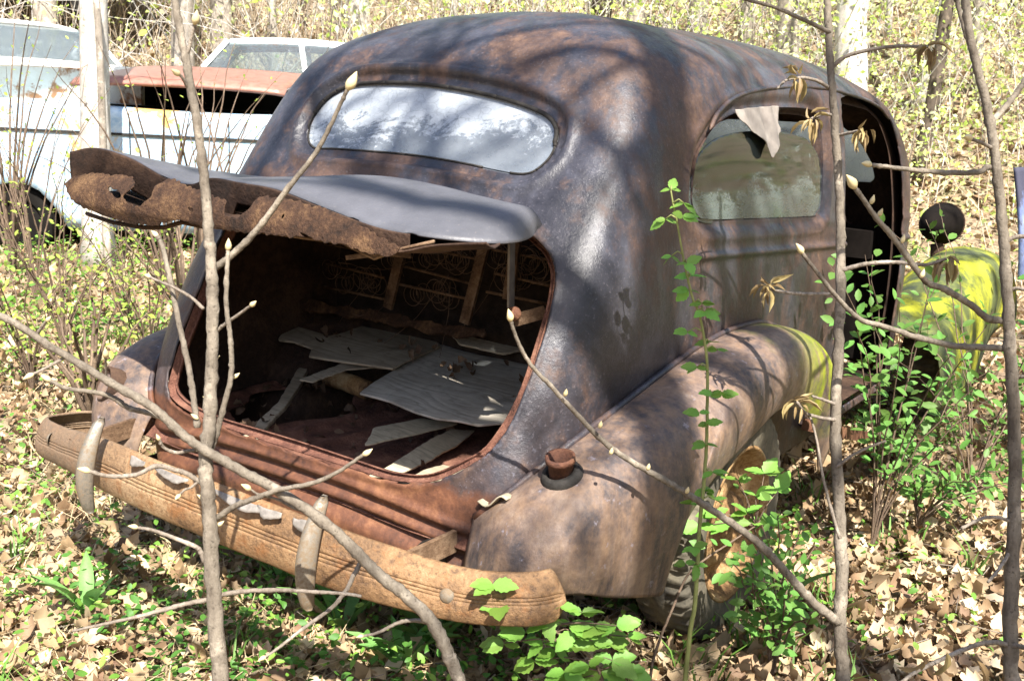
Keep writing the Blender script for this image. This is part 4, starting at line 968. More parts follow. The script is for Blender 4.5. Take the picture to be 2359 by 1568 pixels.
LM_YOUNG = _me('young_leaf', [(x * .46, y, z * 2.5 - .4 * y * y) for x, y, z in T_OVAL], F_OVAL, M_LYOUNG); LM_OVAL = _me('oval_leaf', T_OVAL, F_OVAL, M_LOVAL); LM_TOOTH = _me('toothed_leaf', T_TOOTH, F_TOOTH, M_LTOOTH); LM_LIME = _me('lime_leaf', T_OVAL, F_OVAL, M_LLIME)
rl_ = np.random.default_rng(12)
# 1: the upright sapling in front of the bumper
def ground_foot(px, py, d):                      # continue a stem down to the ground
    p = at(px, py, d); return p
s1 = thing('sapling', 'upright grey sapling with many budded side twigs, standing before the left half of the bumper', 'sapling', (0.35, -.38, 0), 'bare saplings round the car')
limb(s1, 'stem', [(560, 2150), (525, 1750), (508, 1568), (494, 1400), (486, 1250), (478, 1130), (472, 1055), (481, 990), (487, 880), (489, 760), (488, 640), (483, 560), (476, 470), (461, 330), (441, 210), (424, 120), (408, 40), (398, -40)], 46, 16, 1.8, 1.74, M_BARK, nseg=12)
for px, w0, w1, d0, d1, bd in [
    ([(490, 622), (540, 582), (600, 520), (660, 438), (718, 366), (756, 300), (784, 240), (801, 205)], 17, 9, 1.78, 1.66, 58),
    ([(454, 985), (443, 900), (430, 823), (413, 750), (392, 645), (374, 568), (362, 545)], 15, 11, 1.79, 1.86, 30),
    ([(480, 1050), (498, 1000), (515, 935), (531, 872), (533, 820), (529, 767), (521, 694), (524, 600), (525, 575)], 15, 9, 1.79, 1.72, 36),
    ([(493, 767), (520, 745), (553, 722), (578, 703)], 9, 6, 1.78, 1.72, 30),
    ([(468, 711), (440, 685), (400, 662), (362, 646), (345, 638)], 8, 6, 1.78, 1.84, 26),
    ([(437, 1012), (395, 975), (350, 953), (297, 939), (260, 915), (224, 904), (154, 894), (115, 876)], 15, 9, 1.80, 1.72, 34),
    ([(497, 1195), (540, 1165), (580, 1150), (640, 1128), (720, 1112), (780, 1085), (825, 1055), (838, 1046)], 15, 8, 1.79, 1.70, 34),
    ([(462, 1110), (430, 1090), (405, 1082), (360, 1073), (315, 1092), (252, 1096), (205, 1085)], 12, 9, 1.79, 1.70, 36),
    ([(456, 1108), (440, 1122), (425, 1128), (413, 1140)], 6, 5, 1.79, 1.74, 26),
    ([(458, 1036), (432, 1038), (405, 1042), (378, 1031), (366, 1012)], 9, 7, 1.79, 1.74, 24),
    ([(472, 1294), (462, 1270), (450, 1258), (405, 1240), (351, 1220), (315, 1214)], 12, 7, 1.79, 1.73, 28),
    ([(492, 1378), (420, 1392), (330, 1416), (240, 1436), (167, 1452)], 12, 6, 1.79, 1.72, 0),
    ([(494, 1372), (560, 1361), (640, 1358), (720, 1362), (790, 1366), (832, 1372)], 12, 7, 1.79, 1.73, 0),
    ([(428, 140), (440, 90), (448, 55)], 10, 8, 1.75, 1.72, 44), ([(436, 210), (420, 180), (412, 172)], 8, 7, 1.75, 1.72, 34)]:
    limb(s1, 'branch', px, w0, w1, d0, d1, M_TWIG if w0 < 14 else M_BARK, bd)
for px, py in ((536, 870), (490, 830), (484, 925), (470, 1150), (488, 690), (500, 1210), (456, 965)):
    put('bud', BUDME, s1, at(px, py, 1.785), ROT[0] * (1 if px > 486 else -1) * .8 + np.array([0, 0, .6]), (0, -1, 0), .016)
# 2: the leaning sapling that crosses behind it
s2 = thing('sapling', 'leaning sapling rising leftwards from the bottom edge, crossing the bumper behind the upright one', 'sapling', (.62, -.25, 0), 'bare saplings round the car')
limb(s2, 'stem', [(1215, 2080), (1150, 1870), (1092, 1660), (1058, 1568), (1030, 1500), (990, 1425), (930, 1368), (868, 1318), (820, 1270), (750, 1205), (640, 1130), (560, 1086), (470, 1035), (420, 1000), (350, 937), (240, 872), (120, 800), (40, 748), (-60, 700)], 36, 15, 1.86, 1.70, M_BARK, nseg=10)
for px, w0, w1, d0, d1, bd in [
    ([(836, 1284), (812, 1330), (795, 1362), (760, 1402), (700, 1445), (640, 1492), (610, 1512)], 12, 6, 1.84, 1.76, 26),
    ([(992, 1432), (950, 1428), (915, 1434), (870, 1456), (835, 1464)], 11, 6, 1.85, 1.80, 22),
    ([(700, 1176), (675, 1169), (640, 1150), (600, 1140), (575, 1126)], 7, 5, 1.82, 1.76, 34),
    ([(150, 823), (110, 845), (75, 862)], 8, 6, 1.73, 1.70, 32), ([(84, 772), (98, 750), (108, 738)], 8, 6, 1.72, 1.70, 26), ([(245, 876), (244, 848), (243, 820)], 6, 5, 1.74, 1.70, 34)]:
    limb(s2, 'branch', px, w0, w1, d0, d1, M_TWIG, bd)
# 3: the straight sapling in front of the door opening
s3 = thing('sapling', 'straight sapling with drooping young leaf tufts, in front of the door opening', 'sapling', (1.25, .9, 0), 'bare saplings round the car')
limb(s3, 'stem', [(1960, 1820), (1945, 1620), (1940, 1540), (1934, 1440), (1938, 1300), (1931, 1150), (1923, 1000), (1928, 850), (1935, 700), (1936, 560), (1932, 430), (1925, 320), (1916, 200), (1909, 100), (1905, 0), (1903, -50)], 34, 15, 2.27, 2.20, M_BARK, nseg=12)
for px, w0, w1, d0, d1, bd in [
    ([(1932, 1432), (1890, 1402), (1840, 1352), (1795, 1300), (1740, 1245), (1660, 1188), (1600, 1148), (1530, 1105), (1450, 1060), (1385, 1012), (1320, 945), (1270, 890), (1236, 856), (1208, 818), (1188, 775), (1176, 738)], 22, 8, 2.25, 1.86, 40),
    ([(1912, 75), (1840, 42), (1780, 16), (1720, 0), (1660, -25)], 10, 7, 2.2, 2.1, 0)]:
    limb(s3, 'branch', px, w0, w1, d0, d1, M_BARK, bd)
for px, py, dx in ((1380, 985, .012), (1405, 1046, .0), (1300, 912, .01), (1490, 1082, .01), (1580, 1135, .01)):
    put('bud', BUDME, s3, at(px, py, 1.86 + .38 * (px - 1176) / 760), (.3, -.2, .9), (0, -1, 0), .018)
for px, w0, w1, d1, cl in [
    ([(1924, 676), (1880, 677), (1830, 676), (1790, 670), (1768, 660)], 8, 7, 2.30, 7), ([(1914, 158), (1945, 132), (2000, 116), (2070, 107), (2138, 109)], 10, 7, 2.25, 9),
    ([(1914, 206), (1885, 188), (1855, 180), (1838, 180)], 9, 7, 2.24, 6), ([(1838, 180), (1810, 186), (1790, 204)], 6, 5, 2.24, 0), ([(1920, 266), (1895, 263), (1868, 274)], 8, 6, 2.24, 7), ([(1928, 312), (1950, 308), (1985, 300)], 8, 6, 2.24, 7),
    ([(1922, 966), (1890, 962), (1855, 950), (1835, 925)], 9, 6, 2.28, 6), ([(1922, 930), (1895, 920), (1870, 912)], 8, 6, 2.3, 0), ([(1938, 622), (1994, 608), (2061, 604), (2130, 610), (2180, 596)], 11, 7, 2.25, 9), ([(1926, 1075), (1960, 1050), (2000, 1030), (2040, 1015)], 8, 5, 2.3, 0), ([(1934, 1240), (1900, 1120), (1880, 1010), (1866, 960)], 8, 5, 2.32, 0)]:
    o, P = limb(s3, 'branch', px, w0, w1, 2.22, d1 - .1, M_TWIG)
    if cl: cluster(o, P[-1], cl + 7, .044, LM_YOUNG, rl_, .9)
# 4: the sapling at the right edge
s4 = thing('sapling', 'forked sapling with fat pale buds at the right edge of the view', 'sapling', (1.6, .85, 0), 'bare saplings round the car')
limb(s4, 'stem', [(2350, 1850), (2336, 1620), (2328, 1540), (2327, 1400), (2335, 1200), (2336, 1000), (2326, 800), (2320, 700), (2312, 560), (2301, 450), (2290, 350), (2272, 240), (2252, 165), (2235, 90), (2222, 0), (2215, -60)], 36, 17, 2.2, 2.1, M_BARK, nseg=12)
for px, w0, w1, d0, d1, bd in [
    ([(2268, 225), (2248, 150), (2225, 80), (2205, 10), (2192, -50)], 13, 10, 2.12, 2.15, 0),
    ([(2328, 738), (2290, 737), (2270, 731), (2235, 702), (2180, 668), (2133, 648), (2095, 600), (2055, 545), (2016, 500), (1985, 455), (1968, 432)], 17, 11, 2.16, 1.95, 54),
    ([(2322, 802), (2270, 800), (2197, 796), (2110, 776), (2030, 750), (1980, 735), (1931, 688), (1895, 645), (1862, 602), (1847, 582)], 16, 9, 2.16, 2.0, 38),
    ([(2302, 393), (2275, 385), (2250, 397), (2180, 398), (2090, 390), (2040, 384), (2005, 380)], 14, 9, 2.14, 2.0, 36),
    ([(2312, 562), (2335, 547), (2370, 545), (2400, 555)], 11, 9, 2.14, 2.1, 0), ([(2324, 668), (2345, 664), (2380, 672)], 9, 8, 2.14, 2.1, 0), ([(2284, 280), (2310, 252), (2340, 215), (2390, 140)], 15, 11, 2.13, 2.2, 0),
    ([(2290, 345), (2262, 330), (2235, 320)], 9, 8, 2.13, 2.05, 40), ([(2325, 1485), (2290, 1478), (2250, 1484), (2180, 1512), (2110, 1546), (2070, 1575)], 12, 8, 2.18, 2.0, 0), ([(2330, 1200), (2290, 1190), (2255, 1196), (2214, 1216)], 9, 7, 2.17, 2.1, 0), ([(2336, 870), (2360, 868), (2400, 880)], 9, 7, 2.16, 2.1, 0), ([(2326, 1270), (2300, 1310), (2275, 1340)], 9, 7, 2.17, 2.1, 0), ([(2332, 1485), (2350, 1488), (2400, 1500)], 12, 10, 2.17, 2.1, 0)]:
    limb(s4, 'branch', px, w0, w1, d0, d1, M_TWIG if w0 < 13 else M_BARK, bd)
for k, (px, py) in enumerate(((2130, 1520), (2180, 1500), (2250, 1520))):
    put('leaf', LM_YOUNG, s4, at(px, py, 2.02), (.5 * k - .4, .1, -.8), (.7, -.3, .6), .07)
for px, py in ((2075, 560), (2022, 498), (2120, 640), (2005, 470)):
    put('bud', BUDME, s4, at(px, py, 2.02), (.2, 0, .9) if py != 498 else (.4, -.3, .8), (0, -1, 0), .02)
# ------------------------------------------------------------------ vine, bramble, honeysuckle
def viny(name, label, cat, px, w0, w1, d0, d1, nodes, me, size, rg_, mat=M_BARK2, tri=True, base=None):
    t_ = thing(name, label, cat, base or tuple(np.round(at(*px[0], d0) * np.array([1, 1, 0]), 2)))
    o, P = limb(t_, 'stem', px, w0, w1, d0, d1, mat, 0, False, 6)
    for (x, y) in nodes:
        i = np.argmin([abs((ROT @ (p - CAM))[1] / -(ROT @ (p - CAM))[2] * FOC - (IH / 2 - y)) + .15 * abs((ROT @ (p - CAM))[0] / -(ROT @ (p - CAM))[2] * FOC - (x - IW / 2)) for p in P])
        dp = -(ROT @ (P[i] - CAM))[2] + rg_.uniform(-.03, .01); c = at(x, y, dp)
        mid = (c + P[i]) / 2 + np.array([0, 0, .008]); MB().tube([P[i], mid, c], [.0022, .0016, .0012], 5).build('leaf_stalk', mat, t_)
        d0_ = (c - P[i]); d0_ = d0_ / (np.linalg.norm(d0_) + 1e-6)
        for k in range(3 if tri else 2):
            a_ = (k - 1) * 1.15 if tri else (k - .5) * 2.2; sd = np.array(ROT[0]) * math.sin(a_) + (d0_ * .6 + np.array([0, 0, -.25])) * math.cos(a_)
            put('leaf', me, t_, c, sd + rg_.normal(0, .18, 3), np.array([.25, -.5, .9]) + rg_.normal(0, .35, 3), size * rg_.uniform(.65, 1.1) * (1 if k == 1 else .85))
    return t_
viny('bramble_cane', 'thin upright bramble cane with sunlit toothed leaves in front of the rear fender', 'vine', [(1553, 1770), (1577, 1568), (1590, 1450), (1601, 1382), (1610, 1222), (1620, 1121), (1626, 1041), (1628, 960), (1628, 830), (1611, 726), (1595, 686), (1575, 602), (1559, 510), (1550, 470), (1545, 440)], 13, 4, 2.24, 2.02,
     [(1545, 436), (1575, 468), (1532, 505), (1572, 498), (1546, 590), (1582, 606), (1590, 636), (1616, 698), (1585, 668), (1622, 718), (1582, 764), (1632, 788), (1652, 806), (1605, 845), (1640, 905), (1662, 908), (1610, 950), (1628, 975), (1624, 1022), (1640, 1086), (1622, 1128), (1590, 1160), (1645, 1150), (1598, 1260), (1578, 1296), (1605, 1300)], LM_TOOTH, .037, np.random.default_rng(31), m_plain('green_cane', (.22, .24, .08), .6, .3, .3, 20))
viny('bramble_clump', 'low bramble with large bright toothed leaves beside the right end of the bumper', 'bramble', [(1450, 1830), (1415, 1680), (1380, 1545), (1345, 1500), (1297, 1465), (1260, 1440), (1210, 1400), (1170, 1370), (1140, 1345)], 11, 5, 2.12, 1.95,
     [(1135, 1345), (1150, 1395), (1195, 1345), (1225, 1400), (1190, 1430), (1255, 1430), (1310, 1440), (1290, 1395), (1340, 1410), (1370, 1440), (1330, 1490), (1280, 1500), (1355, 1530), (1400, 1480), (1420, 1440), (1385, 1545), (1300, 1545), (1445, 1465), (1250, 1480), (1320, 1455), (1365, 1475), (1230, 1520), (1160, 1480), (1210, 1455), (1410, 1520), (1340, 1560), (1440, 1540)], LM_TOOTH, .056, np.random.default_rng(32))
viny('bramble_shoot', 'short leafy shoot springing from the ground beside the rear tyre', 'bramble', [(1488, 1670), (1500, 1540), (1520, 1470), (1545, 1410), (1580, 1330), (1620, 1290), (1680, 1250), (1740, 1210)], 8, 4, 2.35, 2.45,
     [(1700, 1105), (1760, 1090), (1740, 1140), (1720, 1180), (1790, 1130), (1680, 1200), (1650, 1180), (1610, 1210), (1760, 1200)], LM_TOOTH, .055, np.random.default_rng(33))
def shrub(label, base, stems, nl, size, me, rg_, spread, hgt, cat='shrub', name='honeysuckle_bush', group='leafy bushes by the car', stem_r=.004):
    t_ = thing(name, label, cat, base, group); cnt = 0
    for s_ in range(stems):
        a_ = rg_.uniform(0, 6.283); L_ = hgt * rg_.uniform(.6, 1.1); dr = np.array([math.cos(a_), math.sin(a_), 0]) * spread * rg_.uniform(.3, 1)
        pts = []; 
        for k in range(9):
            t = k / 8; pts.append(np.array(base) + dr * (t ** 1.4) + np.array([0, 0, L_ * (t - .28 * t * t)]) + rg_.normal(0, .012, 3) * t)
        MB().tube(pts, list(np.linspace(stem_r, .0012, 9)), 5, False).build('stem', M_BARK2, t_)
        per = max(2, nl // stems // 2)
        for q in range(per):
            t = .25 + .75 * (q + rg_.uniform(0, .8)) / per; i = min(7, int(t * 8)); f_ = t * 8 - i; p = pts[i] * (1 - f_) + pts[i + 1] * f_; dd = pts[i + 1] - pts[i]; dd /= np.linalg.norm(dd)
            th = rg_.uniform(0, 3.1416); pe = np.cross(dd, [math.cos(th), math.sin(th), .2]); pe /= np.linalg.norm(pe) + 1e-6
            # a side spray: stalk with a pair of leaves
            ln = rg_.uniform(.0, .07); c = p + (pe + dd * .5) * ln
            for sg in (-1, 1):
                put('leaf', me, t_, c if sg > 0 else p, pe * sg + dd * .45 + np.array([0, 0, rg_.uniform(-.25, .2)]), np.array([.2, -.3, .9]) + rg_.normal(0, .3, 3), size * rg_.uniform(.6, 1.15)); cnt += 1
    return t_
rb = np.random.default_rng(40)
shrub('tall leafy honeysuckle bush just ahead of the rear fender', (1.00, 2.0, 0), 13, 296, .050, LM_OVAL, rb, .42, 1.30)
shrub('honeysuckle bush with arching stems in front of the mossy front fender', (1.18, 2.7, 0), 11, 220, .052, LM_OVAL, rb, .55, 1.45)
shrub('low honeysuckle bush hiding the rear wheel rim', (1.03, .98, 0), 14, 270, .040, LM_OVAL, rb, .24, .66)
shrub('honeysuckle bush at the right edge, beyond the forked sapling', (1.45, 3.6, 0), 11, 210, .052, LM_OVAL, rb, .6, 1.4)
shrub('honeysuckle bush spreading over the running board', (1.08, 2.3, 0), 12, 240, .046, LM_OVAL, rb, .40, .55)
shrub('small honeysuckle plant between the two right-hand saplings', (1.55, 2.05, 0), 6, 80, .042, LM_OVAL, rb, .35, .5)

# ------------------------------------------------------------------ GROUND, LITTER, UNDERGROWTH
FW = np.array([-.567, .824]); RT = np.array([.824, .567])                 # camera heading and its right, on the ground
def gz_(x, y):
    x = np.asarray(x, float); y = np.asarray(y, float); d = np.hypot(x - CAM[0], y - CAM[1]); az = np.arctan2(x - CAM[0], y - CAM[1])
    z = .018 * np.sin(1.7 * x + .6) * np.sin(1.3 * y + 1) + .012 * np.sin(4.1 * x - 2.2 * y)
    left = smst(-.45, -.75, az)
    z = z + (.30 * np.maximum(0, d - (13.0 - 1.8 * left + .8 * np.sin(az * 5))) * smst(10.5, 15, d)) * (1 - smst(50, 120, d) * .7)
    z = z + .35 * smst(11, 18, d) * np.sin(.55 * x + 1) * np.sin(.5 * y)
    return z - .03
def m_ground():
    a = NM('leaf_litter_soil', .95, .1); n = a.noise(1.2, 6, .65); n2 = a.noise(22, 6, .7); vo = a.n('TexVoronoi', {'Vector': a.co(), 'Scale': 16.})
    c = a.ramp(n2, [(.3, (.07, .05, .032)), (.5, (.22, .16, .105)), (.7, (.42, .32, .22))]); c = a.mix(.5, c, a.mix(1.0, a.ramp(vo.outputs['Color'], [(.2, (.10, .07, .045)), (.8, (.46, .35, .24))]), (1, 1, 1), 'MULTIPLY'))
    c = a.mix(a.ramp(n, [(.5, 0.), (.62, .35)]), c, (.14, .19, .05)); a.set('Base Color', c); a.bump(a.math('ADD', n2, vo.outputs['Distance']), .8, .03); return a.m
rr = np.concatenate([np.linspace(0, 14, 60), np.linspace(14.5, 60, 60), np.linspace(66, 400, 20)]); aa = np.linspace(0, 2 * math.pi, 145)
rows = [[(CAM[0] + r * math.sin(t), CAM[1] + r * math.cos(t), 0) for t in aa] for r in rr]
GP = np.array(rows); GP[:, :, 2] = gz_(GP[:, :, 0], GP[:, :, 1]); b = MB(); b.grid(GP); ground = b.build('ground', m_ground()); ground['kind'] = 'structure'
rg = np.random.default_rng(5)
M_DEAD = m_leaf('dead_leaf', (.62, .56, .48), (1.0, .95, .9), .18, .7, 40, True)
def scatter(n, d0, d1, az0=-72, az1=2, pw=1.0):
    d = d0 + (d1 - d0) * rg.random(n) ** pw; a_ = np.radians(rg.uniform(az0, az1, n)); x = CAM[0] + d * np.sin(a_); y = CAM[1] + d * np.cos(a_); return x, y, d
def litter(n, d0, d1, s0, s1, lift, flat):
    x, y, d = scatter(n, d0, d1); z = gz_(x, y) + rg.uniform(.002, lift, n); nr = rg.normal(0, flat, (n, 3)); nr[:, 2] = 1
    pal = np.array([(.42, .315, .19), (.31, .215, .125), (.52, .41, .27), (.23, .155, .095), (.39, .30, .20), (.57, .48, .34)]); t = pal[rg.integers(0, 6, n)] * rg.uniform(.8, 1.35, (n, 1))
    return np.stack([x, y, z], 1), nr, rg.uniform(s0, s1, n), np.minimum(t, np.array([.70, .60, .48]))
def join(*L): return [np.concatenate(q) for q in zip(*L)]
C_, N_, S_, TT = join(litter(16000, 1.7, 6.5, .02, .05, .03, .45), litter(12000, 1.7, 6.5, .045, .08, .05, .55), litter(15000, 6, 15, .06, .11, .05, .5))
lt_ = leafcloud('leaf_litter', C_, N_, S_, M_DEAD, T_OAK, F_OAK, rg, None, TT, .8); C2_, N2_, S2_, T2_ = litter(22000, 14, 32, .09, .18, .08, .5); fl_ = leafcloud('far_leaf_litter', C2_, N2_, S2_, M_DEAD, T_FAR, F_FAR, rg, None, T2_, .6); fl_['kind'] = 'stuff'; fl_['label'] = 'dead leaves covering the far bank'; fl_['category'] = 'leaves'; lt_['kind'] = 'stuff'; lt_['label'] = 'carpet of tan dead oak leaves'; lt_['category'] = 'leaves'
# the nearest big leaves one by one
DM = []
for k, c in enumerate(((.40, .29, .175), (.27, .175, .10), (.50, .39, .26), (.20, .13, .08))):
    for j in range(2):
        T2 = [(x * (1 + .2 * j), y, z * (2.0 - 3.0 * j) + (.7 - 1.3 * j) * (y - .5) ** 2 + .9 * (1 - 2 * (k % 2)) * x * x + .2 * math.sin(4 * x + 3 * y + k)) for x, y, z in T_OAK]
        me = leafmesh('dead_leaf', T2, F_OAK); me.materials.append(m_leaf('dead_leaf_single', c, tuple(x * 1.3 for x in c), .15, .7)); DM.append(me)
cnt = 0
while cnt < 290:
    px, py = rg.uniform(0, 2358), rg.uniform(1180, 1568); p = on(px, py, 2, .02)
    if -.75 < p[0] < .85 and .35 < p[1] < 4.6: continue
    d = rg.normal(0, 1, 3); d[2] = rg.uniform(-.2, .3)
    put('dead_leaf', DM[rg.integers(0, 8)], ground, (p[0], p[1], gz_(p[0], p[1]) + rg.uniform(.03, .06)), d, np.array([0, 0, 1]) + rg.normal(0, .3, 3), rg.uniform(.045, .08)); cnt += 1
# green ground cover in patches
M_GREEN = m_leaf('ground_cover', (.55, .8, .5), (1, 1, 1), .4, .5, 30, True)
def cover(n, cl, d0, d1, s0, s1, az0=-72, az1=2, hg=.10, spread=.16):
    cx, cy, _ = scatter(cl, d0, d1, az0, az1); k = rg.integers(0, cl, n); x = cx[k] + rg.normal(0, spread, n); y = cy[k] + rg.normal(0, spread, n); z = gz_(x, y) + rg.random(n) ** 1.3 * hg + .01
    nr = rg.normal(0, .45, (n, 3)); nr[:, 2] = 1; pal = np.array([(.19, .34, .06), (.28, .44, .08), (.38, .52, .12), (.14, .27, .055)])
    return np.stack([x, y, z], 1), nr, rg.uniform(s0, s1, n), pal[rg.integers(0, 4, n)] * rg.uniform(.8, 1.2, (n, 1))
L_ = [cover(8500, 210, 2.2, 7, .015, .034, -72, -28, .13, .15), cover(2200, 70, 2.3, 6, .018, .036, -30, 2, .09, .12), cover(9500, 230, 5.5, 14, .03, .055, -72, -34, .32, .25), cover(2600, 80, 5, 14, .03, .05, -34, 2, .3, .3)]
n = 1700; xb = rg.uniform(-.85, .9, n); yb_ = rg.uniform(-.05, .65, n) ; zz = gz_(xb, yb_) + rg.random(n) * .12 + .01; nr = rg.normal(0, .4, (n, 3)); nr[:, 2] = 1
kk = vnoise(np.stack([xb, yb_, xb * 0], 1), 13, 77) > -.1
L_.append((np.stack([xb, yb_, zz], 1)[kk], nr[kk], rg.uniform(.018, .036, n)[kk], np.tile([(.11, .24, .05)], (n, 1))[kk]))
C_, N_, S_, TT = join(*L_)
gc = leafcloud('ground_cover', C_, N_, S_, M_GREEN, T_OVAL, F_OVAL, rg, None, TT, .3); gc['kind'] = 'stuff'; gc['label'] = 'patches of small bright green seedlings'; gc['category'] = 'ground cover'
cx, cy, _ = scatter(120, 2.3, 8, -72, 2); k = np.repeat(np.arange(120), 22); n = len(k); x = cx[k] + rg.normal(0, .035, n); y = cy[k] + rg.normal(0, .035, n)
T_BL = [(-.012, .4, 0), (.012, .4, 0), (.009, .8, .02), (-.009, .8, .02), (0, 1.4, .16)]
nr = np.stack([np.cos(rg.uniform(0, 6.28, n)), np.sin(rg.uniform(0, 6.28, n)), rg.uniform(-.2, .5, n)], 1)
def blades(name, x, y, nr, size, tint, mat, W=.022, flop=.45):
    n = len(x); a_ = rg.uniform(0, 6.283, n); dirv = np.stack([np.cos(a_) * flop, np.sin(a_) * flop, np.ones(n)], 1); dirv /= np.linalg.norm(dirv, axis=1, keepdims=True); sd = np.stack([-np.sin(a_), np.cos(a_), 0 * a_], 1); ou = np.stack([np.cos(a_), np.sin(a_), -.3 + 0 * a_], 1)
    base = np.stack([x, y, gz_(x, y)], 1)
    P = np.stack([base - sd * W * size[:, None], base + sd * W * size[:, None], base + dirv * .5 * size[:, None] + sd * W * .8 * size[:, None], base + dirv * .5 * size[:, None] - sd * W * .8 * size[:, None], base + dirv * .85 * size[:, None] + ou * .22 * size[:, None]], 1)
    F = (np.array([(0, 1, 2), (0, 2, 3), (3, 2, 4)])[None] + (np.arange(n) * 5)[:, None, None]).reshape(-1, 3)
    return fastmesh(name, P.reshape(-1, 3), F, mat, None, False, np.repeat(tint, 5, 0))
gr = blades('grass', x, y, nr, rg.uniform(.06, .20, n), np.array([(.16, .27, .06)]) * rg.uniform(.7, 1.5, (n, 1)), M_GREEN); gr['kind'] = 'stuff'; gr['label'] = 'thin scattered grass blades among the leaves'; gr['category'] = 'grass'
# dry straw, thick on the left
n = 16000; x, y, d = scatter(n, 2.2, 11, -72, -24); kk = vnoise(np.stack([x, y, x * 0], 1), 1.3, 95) + rg.normal(0, .35, n) > -.1; x, y = x[kk], y[kk]; n = len(x)
dg = blades('dry_grass', x, y, None, rg.uniform(.06, .22, n) , np.array([(.62, .52, .34)]) * rg.uniform(.6, 1.25, (n, 1)), M_DEAD, .011, 1.5); dg['kind'] = 'stuff'; dg['label'] = 'pale dry straw matted on the ground at the left'; dg['category'] = 'straw'
# straw and fine twigs lying about
n = 900; x, y, d = scatter(n, 1.8, 9); th = rg.uniform(0, 6.28, n); L = rg.uniform(.05, .3, n); v = np.stack([np.cos(th), np.sin(th), rg.normal(0, .12, n)], 1); c = np.stack([x, y, gz_(x, y) + .05], 1); s2_ = np.stack([-np.sin(th), np.cos(th), 0 * th], 1); wv = rg.uniform(.0012, .003, n)[:, None]
P = np.stack([c - v * L[:, None] / 2 - s2_ * wv, c - v * L[:, None] / 2 + s2_ * wv, c - v * L[:, None] / 2 + [0, 0, .003], c + v * L[:, None] / 2 - s2_ * wv * .5, c + v * L[:, None] / 2 + s2_ * wv * .5, c + v * L[:, None] / 2 + [0, 0, .0015]], 1)
F = (np.array([(0, 1, 4, 3), (1, 2, 5, 4), (2, 0, 3, 5)])[None] + (np.arange(n) * 6)[:, None, None]).reshape(-1, 4)
st_ = fastmesh('fallen_twigs', P.reshape(-1, 3), F, M_TWIG); st_['kind'] = 'stuff'; st_['label'] = 'fine fallen twigs and straw on the leaves'; st_['category'] = 'twigs'
# strap-leaved rosettes in the foreground
M_STRAP = m_leaf('strap_leaf', (.14, .30, .08), (.22, .42, .12), .35); LM_STRAP = _me('strap_leaf', T_STRAP, F_STRAP, M_STRAP)
for (px, py, n, lab) in ((930, 1540, 9, 'rosette of broad strap leaves at the bottom edge, left of the leaning stem'), (1010, 1500, 7, 'strap-leaved rosette in the shade behind the leaning stem'), (1420, 1395, 6, 'strap-leaved rosette under the rear fender corner'), (790, 1440, 6, 'strap-leaved rosette in the shade below the bumper middle'), (1790, 1420, 5, 'tall strap-leaved plant on the leaves right of the tyre'), (650, 1330, 6, 'strap-leaved rosette in the shade below the bumper, left of the right guard'), (200, 1400, 5, 'strap-leaved tuft in the sun at the lower left')):
    p = on(px, py, 2, .0); z_ = float(gz_(p[0], p[1])); t_ = thing('strap_plant', lab, 'plant', (p[0], p[1], z_), 'strap-leaved plants')
    for k in range(n):
        a_ = 6.283 * k / n + rg.uniform(-.3, .3); put('leaf', LM_STRAP, t_, (p[0] + .01 * math.cos(a_), p[1] + .01 * math.sin(a_), z_), (math.cos(a_), math.sin(a_), rg.uniform(.5, 1.6)), (-math.cos(a_), -math.sin(a_), 1.2), rg.uniform(.14, .24))

